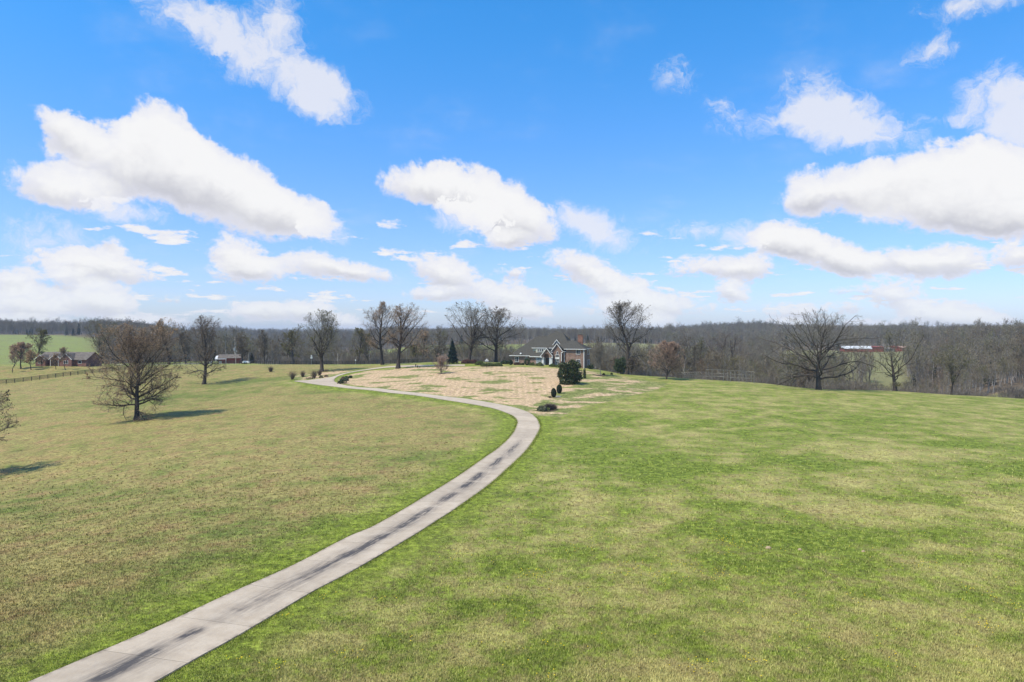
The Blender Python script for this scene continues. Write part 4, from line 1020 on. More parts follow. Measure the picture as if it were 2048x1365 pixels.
HA = math.radians(16); HO = at(1125, 236); HO = (HO[0], HO[1], 4.0)
house = tag(empty('brick_house', HO, -HA), 'large two storey brown brick house with grey shingle roofs and white trim', 'house')
ca, sa = math.cos(HA), math.sin(HA)
def hl(px, row, yl):
    """photo column/row on the house's local plane y = yl -> local x, z"""
    k = (px - 1024) / FPX
    xl = (k*(HO[1] + yl*ca) - HO[0] - yl*sa) / (ca + k*sa)
    D = HO[1] - xl*sa + yl*ca
    return xl, CH - (row - HOR)*D/FPX - HO[2]
def hx(px, yl): return hl(px, 700, yl)[0]
def hz(px, row, yl): return hl(px, row, yl)[1]
def hip(name, x0, x1, y0, y1, ze, xr0, xr1, yr, zr, mat=None, th=.15, trim=True):
    b = MB()
    b.add([(x0,y0,ze),(x1,y0,ze),(x1,y1,ze),(x0,y1,ze),(xr0,yr,zr),(xr1,yr,zr)], [(0,1,5,4),(1,2,5),(2,3,4,5),(3,0,4),(3,2,1,0)])
    o = b.build(name, mat or M_shingle, house)
    if trim:
        t = MB(); e = .07
        for X0, X1, Y0, Y1 in ((x0-e, x1+e, y0-e, y0+.02), (x0-e, x1+e, y1-.02, y1+e), (x0-e, x0+.02, y0+.021, y1-.021), (x1-.02, x1+e, y0+.021, y1-.021)):
            t.box(X0, X1, Y0, Y1, ze-th, ze+.03)
        t.box(x0+.021, x1-.021, y0+.021, y1-.021, ze-.10, ze-.012)
        t.build('gutter', M_white, o)
    return o
def wall(x0, x1, y0, y1, z0, z1, mat=None): return MB().box(x0, x1, y0, y1, z0, z1).build('wall', mat or M_brick, house)
def window(x0, x1, z0, z1, y, nx_=2, nz_=2, glass=None, fr=.10, side=None):
    """window in a wall facing -y (or, with side set, facing +x at x = side; then x0..x1 are y values)"""
    f, p = MB(), MB(); T_ = .11
    def bx(b, a0, a1, c0, c1, d0, d1):
        if side is None: b.box(a0, a1, y-d1, y-d0, c0, c1)
        else: b.box(side+d0, side+d1, a0, a1, c0, c1)
    bx(f, x0, x0+fr, z0+fr+.001, z1-fr-.001, .002, T_); bx(f, x1-fr, x1, z0+fr+.001, z1-fr-.001, .002, T_); bx(f, x0-.06, x1+.06, z0, z0+fr, .002, T_+.05); bx(f, x0, x1, z1-fr, z1, .002, T_)
    for i in range(1, nx_):
        c = x0 + (x1-x0)*i/nx_; bx(f, c-.035, c+.035, z0+fr+.002, z1-fr-.002, .025, T_-.01)
    for i in range(1, nz_):
        c = z0 + (z1-z0)*i/nz_; bx(f, x0+fr+.002, x1-fr-.002, c-.025, c+.025, .022, T_-.03)
    o = f.build('window', M_white, house)
    n_ = nx_
    for i in range(n_):
        p = MB(); a0 = x0+fr+(x1-x0-2*fr)*i/n_; a1 = x0+fr+(x1-x0-2*fr)*(i+1)/n_
        bx(p, a0+.003, a1-.003, z0+fr+.003, z1-fr-.003, .003, .02); p.build('pane', glass or M_glass, o)
    return o
ZB = -2.0
# right wing, two storeys
X0, X1 = hx(1132, 0), hx(1168, 0); ze = hz(1150, 698.6, -.5)
YW = 11.0
wall(X0, X1, 0, YW, ZB, ze-.05)
hip('roof', X0-.6, X1+.55, -.55, YW+.55, ze, X0-6, hx(1169, 5.5)-3.2, 5.4, hz(1160, 681.8, 5.4))
# recess between the wing and the tall gable
XR0 = hx(1124.5, 1.6); zr_ = hz(1128, 703, 1.2)
wall(XR0, X0-.01, 1.6, YW-.5, ZB, zr_-.05)
MB().add([(XR0-.4,1.15,zr_),(X0-.02,1.15,zr_),(X0-.02,5.2,ze+1.6),(XR0-.4,5.2,ze+1.6),(XR0-.4,1.15,zr_-.2),(X0-.02,1.15,zr_-.2),(X0-.02,5.2,ze-.3),(XR0-.4,5.2,ze-.3)],
         [(0,1,2,3),(7,6,5,4),(0,4,5,1),(1,5,6,2),(2,6,7,3),(3,7,4,0)]).build('roof', M_shingle, house)
MB().box(XR0+.5, X0-.03, 1.06, 1.14, zr_-.2, zr_+.04).build('gutter', M_white, house)
# tall front gable with the arched window
def gable(xa, xb, y, zfoot, zapex, depth, zbase, wallmat, ov=.42, bw=.30, roofdepth=None, hole=None):
    xm = (xa+xb)/2; sl = (zapex-zfoot)/((xb-xa)/2); yi = y + .35; rd = roofdepth or depth
    ia, ib = xa+ov, xb-ov; zi = zfoot + ov*sl - .12
    top = zapex - .14
    if hole is None:
        pts_ = [(ia, zbase), (ib, zbase), (ib, zi), (xm, top), (ia, zi)]
        MB().prism(pts_, yi, y+depth).build('wall', wallmat, house)
    else:
        hx0, hx1, hz1 = hole; r = (hx1-hx0)/2; cx = (hx0+hx1)/2; zc = hz1 - r
        arch = [(cx + r*math.cos(a), zc + r*math.sin(a)) for a in np.linspace(0, PI, 13)]
        # front wall with an arched opening: left pier, right pier and the spandrel in strips
        b = MB(); b.prism([(ia, zbase), (hx0, zbase), (hx0, zc), (ia, zc)], yi, yi+.35); b.prism([(hx1, zbase), (ib, zbase), (ib, zc), (hx1, zc)], yi, yi+.35)
        def rz(x): return min(zi + (x-ia)*(top-zi)/(xm-ia), zi + (ib-x)*(top-zi)/(ib-xm))
        xs_ = sorted({ia, ib, xm, hx0, hx1, *[round(a[0], 5) for a in arch]})
        for u_, v_ in zip(xs_[:-1], xs_[1:]):
            def lo(x): return zc if x <= hx0+1e-4 or x >= hx1-1e-4 else zc + math.sqrt(max(r*r-(x-cx)**2, 0))
            if v_ - u_ > 1e-4: b.prism([(u_, lo(u_)), (v_, lo(v_)), (v_, rz(v_)), (u_, rz(u_))], yi, yi+.35)
        b.build('wall', wallmat, house)
        wall(ia, ia+.3, yi+.351, y+depth, zbase, zi, wallmat); wall(ib-.3, ib, yi+.351, y+depth, zbase, zi, wallmat)
    rf = MB()
    for s_, xe in ((1, xa), (-1, xb)):
        t = .16
        rf.add([(xe,y+.03,zfoot),(xm,y+.03,zapex),(xm,y+rd,zapex),(xe,y+rd,zfoot),(xe,y+.03,zfoot-t),(xm,y+.03,zapex-t),(xm,y+rd,zapex-t),(xe,y+rd,zfoot-t)],
               [(0,1,2,3),(7,6,5,4),(0,4,5,1),(1,5,6,2),(2,6,7,3),(3,7,4,0)])
    rf = rf.build('roof', M_shingle, house)
    fb = MB()
    for xe in (xa, xb):
        fb.add([(xe,y-.05,zfoot-bw),(xm,y-.05,zapex-bw*.9),(xm,y-.05,zapex+.03),(xe,y-.05,zfoot+.03),(xe,y+.028,zfoot-bw),(xm,y+.028,zapex-bw*.9),(xm,y+.028,zapex+.03),(xe,y+.028,zfoot+.03)],
               [(0,1,2,3),(7,6,5,4),(0,4,5,1),(1,5,6,2),(2,6,7,3),(3,7,4,0)])
    fb.build('bargeboard', M_white, rf)
    for xe in (xa, xb):
        MB().box(xe-.02 if xe == xa else xe-.62, xe+.62 if xe == xa else xe+.02, y-.05, y+.34, zfoot-bw-.22, zfoot-bw-.02).build('eave_return', M_white, rf)
YG = .35
ga, gb = hx(1101.6, YG), hx(1125.6, YG)
gable(hx(1099.2, 2.9), hx(1127.6, 2.9), 2.9, hz(1113, 697.6, 2.9), hz(1113.7, 679.6, 2.9), 3.2, hz(1113, 700, 2.9), M_greys, roofdepth=5.0, bw=.26)
gable(ga, gb, YG, hz(1113, 703.0, YG), hz(1113.7, 687.0, YG), 5.2, ZB, M_brick, bw=.30)
# arched stair window: tall panes, white transom band, arched head
yf = YG + .35
wa, wb = hx(1110.6, yf), hx(1118.6, yf); wt, wm, wb_ = hz(1114, 709.5, yf), hz(1114, 716.8, yf), hz(1114, 729.2, yf)
window(wa, wb, wb_, wm-.25, yf, 3, 2)
fr_ = MB(); fr_.box(wa-.05, wb+.05, yf-.16, yf-.002, wm-.25+.001, wm+.2); band = fr_.build('transom_panel', M_white, house)
window(wa, wb, wm+.201, wt, yf, 3, 1)
cxm = (wa+wb)/2; rw = (wb-wa)/2*.46
ar = MB(); ho = [(cxm+rw*math.cos(a), wt+.75+rw*1.25*math.sin(a)) for a in np.linspace(0, PI, 11)]
ar.prism([(cxm-rw, wt+.001), (cxm+rw, wt+.001)] + ho, yf-.12, yf-.002); aw = ar.build('arched_window', M_white, house)
hi_ = [(cxm+(rw-.12)*math.cos(a), wt+.75+(rw*1.25-.12)*math.sin(a)) for a in np.linspace(0, PI, 11)]
MB().prism([(cxm-rw+.12, wt+.08), (cxm+rw-.12, wt+.08)] + hi_, yf-.15, yf-.121).build('pane', M_glass, aw)
# windows of the right wing
for (a, b_, t_, s_) in ((1152.2, 1160.4, 699.8, 709.2), (1152.2, 1160.4, 719.2, 730)):
    window(hx(a, 0), hx(b_, 0), hz(1156, s_, 0), hz(1156, t_, 0), 0, 2, 1)
# side wall windows (the wall that faces right)
def ys(px):
    best = min(np.linspace(0, YW, 400), key=lambda yy: abs(hx(px, yy) - X1)); return float(best)
for t_, s_ in ((700.2, 709.2), (719.8, 730.4)):
    y0_, y1_ = ys(1174.4), ys(1180.2); yc = (y0_+y1_)/2
    window(y0_, y1_, hz(1177, s_, yc), hz(1177, t_, yc), 0, 2, 1, side=X1)
# downspouts
for x_, y_, z_ in ((X1-.02, -.12, ze), (gb-.55, YG+.25, hz(1125, 704, YG)), (XR0+.75, 1.5, zr_)):
    MB().box(x_-.1, x_+.1, y_-.09, y_+.09, -1.2, z_-.2).build('downspout', M_white, house)
# main hip roof over the middle block
zm = hz(1078, 696.2, 1.8)
xa_, xb_ = hx(1063.4, 1.8), hx(1146, 1.8)
wall(hx(1066, 2.4), X0, 2.4, 12.4, ZB, zm-.06, M_cream)
hip('roof', xa_, X0+1.5, 1.8, 13.4, zm, hx(1105, 7.6), hx(1126, 7.6), 7.6, hz(1115, 665.3, 7.6))
# small upper storey in cream siding with its three windows
zc0 = hz(1078, 707.6, 1.9); xd0, xd1 = hx(1071.6, 1.95), hx(1092, 1.95)
wall(xd0, xd1, 1.95, 2.39, zc0, zm-.25, M_cream)
for q in range(3):
    a = hx(1074.6 + q*4.3, 1.95); window(a, a + .62, hz(1078, 703.4, 1.95), hz(1078, 698.0, 1.95), 1.95, 1, 1, fr=.08)
# left wing
zg = hz(1035, 711.6, .9)
xl0, xl1 = hx(1024, 1.5), hx(1074, 1.5)
wall(xl0, xl1, 1.5, 13, ZB, zg-.05)
hip('roof', hx(1018.6, .9), hx(1082, .9), .9, 13.8, zg, hx(1073, 7.4), hx(1096, 7.4), 7.4, hz(1085, 673.0, 7.4))
# lower pent roof and bay in front of it
zp = hz(1070, 713.4, .2)
pr = MB(); xp0, xp1 = hx(1059, .2), hx(1083, .2)
pr.add([(xp0,.2,zp),(xp1,.2,zp),(xp1,1.94,zc0+.1),(xp0+.8,1.94,zc0+.1),(xp0,.2,zp-.15),(xp1,.2,zp-.15),(xp1,1.94,zp-.15),(xp0,1.94,zp-.15)],
       [(0,1,2,3),(7,6,5,4),(0,4,5,1),(1,5,6,2),(2,6,7,3),(3,7,4,0)])
pr = pr.build('roof', M_shingle, house); MB().box(xp0-.05, xp1, .11, .197, zp-.2, zp+.04).build('gutter', M_white, pr)
xbay0, xbay1 = hx(1062.5, .7), hx(1085, .7)
wall(xbay0, xbay1, .7, 1.499, ZB, zp-.16)
window(hx(1072.2, .7), hx(1083.6, .7), hz(1078, 726.6, .7), hz(1078, 715.2, .7), .7, 3, 3, M_glassb)
window(hx(1030, 1.5), hx(1037.3, 1.5), hz(1033, 724.4, 1.5), hz(1033, 713.6, 1.5), 1.5, 2, 1)
window(hx(1051.4, 1.5), hx(1055, 1.5), hz(1053, 717.6, 1.5), hz(1053, 713.8, 1.5), 1.5, 2, 1, fr=.08)
# entrance porch: brick gable with round arch, white columns and side windows
YP = -1.6
pa, pb = hx(1080.6, YP), hx(1105.6, YP); zf = hz(1092, 712.6, YP)
gable(pa, pb, YP, zf, hz(1092.4, 696.6, YP), 3.2, zf-.9, M_brick, ov=.45, bw=.26, hole=(hx(1088.0, YP+.35), hx(1098.4, YP+.35), hz(1092, 707.6, YP+.35))) if False else None
hxa, hxb, hzt = hx(1088.0, YP+.35), hx(1098.0, YP+.35), hz(1092, 707.8, YP+.35)
gable(pa, pb, YP, zf, hz(1092.4, 696.6, YP), 3.2, zf-.55, M_brick, ov=.45, bw=.26, hole=(hxa, hxb, hzt))
gz = -1.0
for x_ in (pa+.75, hxa-.28, hxb+.30, hxb+1.0, pb-.85):
    c = MB(); c.cyl((x_, YP+.53, gz+.25), (x_, YP+.53, zf-.75), .21, .18, 12); c.box(x_-.28, x_+.28, YP+.25, YP+.81, gz, gz+.249); c.box(x_-.27, x_+.27, YP+.26, YP+.80, zf-.749, zf-.556)
    c.build('column', M_white, house)
wall(hxa-1.0, hxa-.52, .0, .698, ZB, zf-.56); wall(hxb+.2, pb-.5, .0, .698, ZB, zf-.56)
MB().box(hxa-.5, hxb+.19, .2, .6, ZB, zf+.9).build('wall', M_brick, house)
d = MB().box(hxa+.1, hxb-.3, .12, .198, gz+.35, zf-.7).build('door', M_dark, house)
MB().box(hxa-.12, hxa+.09, .08, .199, gz+.3, zf-.6).build('door_frame', M_white, house)
MB().box(hxb-.29, hxb-.08, .08, .199, gz+.3, zf-.6).build('door_frame', M_white, house)
window(hxb+.35, pb-.75, gz+.5, zf-.8, -.002, 2, 2, M_glassb)
MB().box(pa+.3, pb-.4, YP-.1, .199, gz-1.2, gz).build('step', M_step, house)
MB().box(hxa-.3, hxb+.3, YP-.9, YP-.101, gz-1.4, gz-.18).build('step', M_step, house)
# chimney
yc_ = 6.8; cx0, cx1 = hx(1155.6, yc_), hx(1165.4, yc_)
ch = MB().box(cx0, cx1, yc_, yc_+1.1, 5, hz(1160, 671.5, yc_)).build('chimney', M_brick2, house)
MB().box(cx0-.12, cx1+.12, yc_-.12, yc_+1.22, hz(1160, 671.5, yc_)+.002, hz(1160, 670.4, yc_)).build('chimney_cap', M_brick2, ch)
MB().box(cx0+.15, cx1-.15, yc_+.15, yc_+.95, hz(1160, 670.4, yc_)+.002, hz(1160, 669.2, yc_)).build('flue', M_black, ch)
# white satellite dish on the left roof: stands on the roof, a thing of its own
dx_, dz_ = hl(1041.8, 708.0, 1.2)
dish = empty('satellite_dish', (HO[0]+dx_*ca+1.2*sa, HO[1]-dx_*sa+1.2*ca, HO[2]+dz_-.2), -HA)
tag(dish, 'small white dish on the dark left roof of the brick house', 'satellite dish')
b = MB(); b.ball((0, -.25, .25), .34, .12, .30, 12, 6); b.build('dish', M_white, dish, True); MB().cyl((0, .1, -.25), (0, -.2, .2), .05).build('mount', M_metal, dish)

# ------------------------------------------------------------------ shrubs and hedges
def shrub(name, label, cat, px, row, wpx, hpx, mat, seed, n=900, leaf=.12, D=None, shape='round', depth=1.0, stems=True, group=None, hollow=.55, flat=0.0):
    rng = np.random.default_rng(seed)
    x, y, z = ground(px, row) if D is None else at(px, D)
    w, h = wpx/FPX*y, hpx/FPX*y
    e = tag(empty(name, (x, y, z-.03)), label, cat, group)
    u = unit(rng.normal(size=(n, 3))); u[:, 2] = np.abs(u[:, 2]) if shape == 'mound' else u[:, 2]
    r = hollow + (1-hollow)*rng.random(n)**.5
    lump = 1 + .13*np.sin(u[:, 0]*5+seed) + .13*np.sin(u[:, 1]*6+seed*2) + .10*np.sin(u[:, 2]*7+u[:, 0]*4)
    if shape == 'clip': lump = 1.0
    r = r*lump
    if shape == 'mound': C = np.stack([u[:, 0]*r*w/2, u[:, 1]*r*w/2*depth, u[:, 2]*r*h], -1)
    elif shape == 'box': 
        q = rng.uniform(-1, 1, (n, 3)); ax_ = rng.integers(0, 3, n); q[np.arange(n), ax_] = np.sign(q[np.arange(n), ax_]) * rng.uniform(.85, 1.04, n)
        C = np.stack([q[:, 0]*w/2, q[:, 1]*w/2*depth, (q[:, 2]*.5+.5)*h], -1)
    elif shape == 'cone':
        t = rng.random(n)**.8; rr = w/2*(1-t)**.8*np.sqrt(rng.random(n))*(1+.15*np.sin(t*40)); a = rng.random(n)*2*PI
        C = np.stack([rr*np.cos(a), rr*np.sin(a), h*(.03+.97*t)-.1*rr], -1)
    else: C = np.stack([u[:, 0]*r*w/2, u[:, 1]*r*w/2*depth, h*.5+u[:, 2]*r*h*.5], -1)
    link('foliage', npmesh('foliage', *quads(rng, C, leaf, flat), mat), e)
    if shape in ('clip',) :
        MB().ball((0, 0, h*.5), w*.46, w*.46, h*.47, 14, 10).build('branches', M_bark, e, True)
    else:
        sb = MB()
        for k_ in range(6):
            a = rng.uniform(0, 6.28); rr = rng.uniform(.1, .32)*w
            sb.cyl((rr*.2*math.cos(a), rr*.2*math.sin(a)*depth, -.1), (rr*math.cos(a), rr*math.sin(a)*depth, h*rng.uniform(.4, .75)), .03+.012*h, .012, 5)
        sb.build('branches', M_bark, e)
    return e
def stems(name, label, cat, px, row, wpx, hpx, mat, seed, n=60, group=None, D=None, spread=.35, leafy=0):
    rng = np.random.default_rng(seed); x, y, z = ground(px, row) if D is None else at(px, D); w, h = wpx/FPX*y, hpx/FPX*y
    p = np.c_[rng.normal(size=n)*w*.12, rng.normal(size=n)*w*.12, np.zeros(n)-.05]; d = unit(np.c_[rng.normal(size=(n, 2))*spread, np.ones(n)])
    q = polyl(rng, p, d, h*rng.uniform(.6, 1.08, n), 4, .35, .1); r = np.linspace(1, .4, 4)[None]*.022*np.ones((n, 1))
    q2, r2 = spawn(rng, q, r, 4, .3, 1, (20, 55), .45, 3, .35, .1, .7, (np.array([0, 0, h*.5]), np.array([w*.55, w*.55, h*.55])), .014)
    e = tag(empty(name, (x, y, z)), label, cat, group)
    link('stems', npmesh('stems', *tubes(q, r, 3), mat), e); link('twigs', npmesh('twigs', *tubes(q2, r2, 2), mat), e)
    return e
def bedring(px, row, wpx, label, depth=1.0, mat=None):
    x, y, z = ground(px, row); w = wpx/FPX*y; V_, F_ = [(x, y, z+.10)], []
    for k_ in range(24):
        a = 2*PI*k_/24; rr = w/2*(1+.12*math.sin(3*a+px)); xx, yy = x+rr*math.cos(a), y+rr*depth*math.sin(a); V_.append((xx, yy, float(hterr(xx, yy))+.02))
    for k_ in range(24): F_.append((0, 1+k_, 1+(k_+1) % 24))
    return tag(link('mulch_bed', npmesh('mulch_bed', V_, np.array(F_), mat or M_mulch, True)), label, 'mulch bed')

M_magl = leafmat('magnolia_leaves', [(.010, .020, .008), (.025, .045, .014), (.062, .092, .028), (.14, .10, .05)], .1, .4)
shrub('magnolia_bush', 'large dark green broadleaf evergreen bush on the lawn before the house', 'bush', 1137, 768, 40, 46, M_magl, 5, n=9000, leaf=.21, hollow=.3)
shrub('magnolia_skirt', 'low dark spreading skirt of the broadleaf evergreen, at its left foot', 'bush', 1131, 768.5, 30, 14, M_magl, 15, n=1600, leaf=.18, shape='mound')
shrub('magnolia_shoots', 'looser right half of the broadleaf evergreen with leaves reaching out', 'bush', 1152, 767.5, 24, 30, M_magl, 16, n=1500, leaf=.21, hollow=.2)
shrub('topiary', 'clipped dark bullet shaped evergreen, left and nearer of the two', 'topiary', 1107.4, 795.5, 10.6, 19, M_topi, 6, n=2600, leaf=.07, shape='clip', hollow=.96, group='pair of clipped evergreens')
shrub('topiary', 'clipped dark bullet shaped evergreen, right and farther of the two', 'topiary', 1118.6, 787.5, 11, 18.5, M_topi, 7, n=2600, leaf=.07, shape='clip', hollow=.96, group='pair of clipped evergreens')
stems('dry_plant', 'dry brown low plant at the foot of the left clipped evergreen', 'plant', 1100, 796, 10, 5, M_dry, 61, 60, spread=.9)
tag(link('stepping_stone', MB().ball((0, 0, 0), .8, .55, .10, 12, 4, .03).build('stepping_stone', M_stone).data), None) if False else None
s_ = MB(); s_.ball((0, 0, 0), .85, .7, .13, 12, 4, .04); so = s_.build('flat_stone', M_stone, None, True); gxx = ground(1116.5, 793.5); so.location = gxx; tag(so, 'pale flat stone beside the two clipped evergreens', 'stone')
shrub('stacked_topiary', 'slender two tiered dark shrub right of the broadleaf evergreen, upper tuft', 'topiary', 1169, 757, 6.2, 20, M_magl, 8, n=700, leaf=.12, hollow=.3)
shrub('round_shrub', 'small dark round shrub at the foot of the slender one', 'shrub', 1169, 757.6, 6, 6.6, M_magl, 9, n=500, leaf=.1)
shrub('juniper', 'low grey green spreading juniper in the bed by the drive bend', 'shrub', 1083.5, 823, 17, 10, leafmat('juniper_leaves', [(.05, .062, .035), (.11, .125, .07), (.17, .18, .11)], .1), 10, n=1300, leaf=.11, shape='mound', depth=.8)
for px, row, w, h, lab in ((1096, 820, 17, 14, 'dry purplish brown bushy plant in the middle of the bed by the drive bend'), (1106, 819.5, 16, 12, 'dry reddish brown bushy plant at the right end of the bed by the drive bend')):
    stems('dry_shrub', lab, 'shrub', px, row, w, h, leafmat('purple_dry', [(.10, .065, .06), (.16, .11, .10), (.13, .12, .075)], .1), px, 420, spread=.7)
shrub('low_shrub', 'flat green clump at the front of the bed by the drive bend', 'shrub', 1094, 822, 14, 6, M_box, 12, n=500, leaf=.1, shape='mound')
shrub('low_shrub', 'dark leafy clump at the left front of the bed by the drive bend', 'shrub', 1078, 822, 8, 8, M_magl, 13, n=400, leaf=.1, shape='mound')
bedring(1093, 822.5, 44, 'mulch bed of low plants by the drive bend', .45)
bedring(1201, 751.5, 34, 'mulch ring under the slender young tree', .8)
bedring(882, 748, 19, 'dark round mulch bed under the pink shrub tree', .9)
shrub('small_shrub', 'tiny dark shrub on the mulch ring of the slender young tree', 'shrub', 1207, 750.5, 7, 3.5, M_magl, 14, n=250, leaf=.12, shape='mound')
shrub('small_shrub', 'tiny dark shrub on the grass right of the mulch ring', 'shrub', 1223, 749.8, 5, 4, M_magl, 17, n=200, leaf=.12, shape='mound')
shrub('cedar_bush', 'broad dark cedar bush beside the tallest oak', 'bush', 1241, 748.5, 24, 34, M_ever, 18, n=4200, leaf=.17, hollow=.2)
shrub('spruce_tree', 'dark narrow spruce behind the lawn, left of the bare oaks', 'tree', 905, 731, 25, 46, M_conif, 19, n=5200, leaf=.24, shape='cone', D=250, flat=.4)
# shrubs in the fork of the drive
FK = [(686.5, 767.5, 16, 10, M_ever, 'dark rounded evergreen at the tip of the fork bed'), (681, 767.8, 12, 7, M_ever, 'small dark evergreen at the left tip of the fork bed'),
      (692, 762.2, 13, 6, leafmat('sage_leaves', [(.06, .075, .045), (.12, .14, .09)], .1), 'grey green low plant in the middle of the fork bed'),
      (686, 760.2, 11, 6.5, M_dry, 'reddish brown low bush at the back of the fork bed'), (693, 757.8, 10, 5, M_ever, 'dark flat shrub at the back of the fork bed'),
      (701, 756.6, 7, 5, M_ever, 'small dark shrub at the right end of the fork bed')]
for k, (px, row, w, h, mt, lab) in enumerate(FK): shrub('fork_shrub', lab, 'shrub', px, row, w, h, mt, 200+k, n=700, leaf=.1, shape='mound', depth=.8, hollow=.7)
FK2 = [(585, 759.5, 7, 19, 'tall dry grass clump at the left end of the verge'), (605.5, 754.5, 8, 14, 'dry reddish grass clump, second along the verge'),
       (628, 756.5, 10, 17, 'bare bushy shrub with a leaning stem in the verge'), (639, 751.5, 7, 12, 'small bare bush beside the trunk of the vase shaped tree'),
       (541.5, 744, 9, 12, 'lone bare bush on the green grass left of the drive')]
for k, (px, row, w, h, lab) in enumerate(FK2): stems('bare_bush', lab, 'bush', px, row, w, h, M_dry, 230+k, 150, spread=.3)
for k, (px, row, w, lab) in enumerate(((620, 758.8, 20, 'flat dark ground cover at the edge of the drive'), (642, 756.2, 11, 'small flat dark ground cover plant at the drive edge'), (652, 754.3, 9, 'brown flat plant at the drive edge'), (653, 743.5, 9, 'dark stump like shrub right of the vase shaped tree'))):
    shrub('ground_cover', lab, 'shrub', px, row, w, 4.5, M_ever if k < 2 else M_dry, 240+k, n=420, leaf=.09, shape='mound', depth=.5)
# hedges and shrubs round the house
def hedge(label, px0, px1, D, hpx, mat, seed, n=2200, leaf=.13, cat='hedge', depth=1.3):
    (x0, y0, z0), (x1, y1, z1) = at(px0, D), at(px1, D); rng = np.random.default_rng(seed); h = hpx/FPX*D
    L = x1-x0; t = rng.uniform(0, 1, n); a = rng.uniform(0, PI, n); rr = rng.uniform(.85, 1.05, n)*(1+.08*np.sin(t*L*2.2+seed))
    cap = np.minimum(np.minimum(t, 1-t)*L/(h*.7), 1)**.5
    C = np.stack([t*L-L/2, np.cos(a)*depth*rr*cap, np.maximum(np.sin(a)**.6*h*rr*cap, .02)], -1)
    e = tag(empty('hedge', ((x0+x1)/2, y0, (z0+z1)/2)), label, cat)
    link('foliage', npmesh('foliage', *quads(rng, C, leaf), mat), e)
    b = MB(); b.ball((0, 0, h*.35), L*.46, depth*.85, h*.5, 14, 8); b.build('branches', M_bark, e, True)
    return e
hedge('clipped yellow green hedge round the parking island, left of the house', 961, 1006, 228, 6.0, M_box, 1, 4200, .12, depth=1.6)
hedge('green hedge behind the parking island', 950, 968, 240, 7.5, M_box, 2, 1500, .14)
hedge('low dark red barberry hedge below the left bare oak', 922, 956, 250, 7.5, simple('barberry', (.07, .03, .025), (.12, .05, .04), 4), 3, 2200, .14)
hedge('long dark hedge left of the house wall', 1000, 1026, 244, 6, M_ever, 4, 2200, .14)
HB = [(1021.5, 233.5, 9, 10, M_ever, 'dark round evergreen at the left corner of the house'), (1054, 231.5, 12, 14, M_ever, 'tall dark evergreen against the left wing wall'),
      (1034, 232.5, 13, 4.5, simple('red_shrub', (.06, .03, .022), (.10, .055, .035), 4), 'low reddish shrub below the left wing window'), (1044, 232, 10, 4, M_ever, 'low dark shrub below the left wing'),
      (1064, 230, 12, 5.5, M_box, 'yellow green clipped mound under the bay, left one'), (1079, 228, 17, 7, M_box, 'yellow green clipped mound under the bay, right one'),
      (1104, 229.5, 15, 5.5, M_box, 'clipped green mound right of the porch'), (1117, 228.5, 16, 5.5, M_box, 'clipped green mound under the arched window'),
      (1157, 231, 10, 10, M_ever, 'dark shrub against the right wing wall'), (1181, 232.5, 12, 10, M_ever, 'dark shrub at the right corner of the house')]
for k, (px, D, w, h, mt, lab) in enumerate(HB): shrub('house_shrub', lab, 'shrub', px, None, w, h, mt, 260+k, n=1100, leaf=.12, D=D, shape='mound' if h < 8 else 'round', hollow=.75)

# ------------------------------------------------------------------ fence
def fence(label, path, post=1.5, gap=2.4, nr=4, span=2):
    P_ = resample(np.array([at(px, D)[:2] for px, D in path]), 400); d = np.r_[0, np.cumsum(np.hypot(*np.diff(P_, axis=0).T))]
    n = int(d[-1] / gap); s = np.linspace(0, d[-1], n+1); Q = np.c_[np.interp(s, d, P_[:, 0]), np.interp(s, d, P_[:, 1])]
    Z = hterr(Q[:, 0], Q[:, 1]); e = tag(empty('plank_fence', (Q[0, 0], Q[0, 1], Z[0])), label, 'fence')
    o0 = Vector((Q[0, 0], Q[0, 1], Z[0]))
    pm = MB().box(-.08, .08, -.08, .08, -.3, post).build('post', M_black, e).data; first = True
    for i in range(n+1):
        if first: o = [c for c in e.children if c.name.startswith('post')][0] if e.children else bpy.data.objects['post']; first = False
        else: o = link('post', pm, e)
        o.location = Vector((Q[i, 0], Q[i, 1], Z[i])) - o0
    for i in range(0, n, span):
        j = min(i+span, n)
        for k_ in range(nr):
            zz = .32 + k_*(post-.42)/(nr-1)
            b = MB()
            for a in range(i, j):
                b.bar(Vector((Q[a, 0], Q[a, 1]-.10, Z[a]+zz))-o0, Vector((Q[a+1, 0], Q[a+1, 1]-.10, Z[a+1]+zz))-o0, .045, .15)
            b.build('rail', M_black, e)
    return e
fence('black plank fence climbing the left pasture below the ranch house', [(-60, 226), (0, 236), (100, 245), (200, 258), (262, 268)], nr=4)
def crest(px):
    D = np.linspace(235, 300, 400); z = hterr((px-1024)/FPX*D, D); return float(D[int(np.argmin(HOR + (CH-z)*FPX/D))])
fence('black plank fence along the crest from the russet oak to behind the far drive', [(px, crest(px)+3) for px in range(262, 910, 36)], post=1.5, nr=4, span=4)

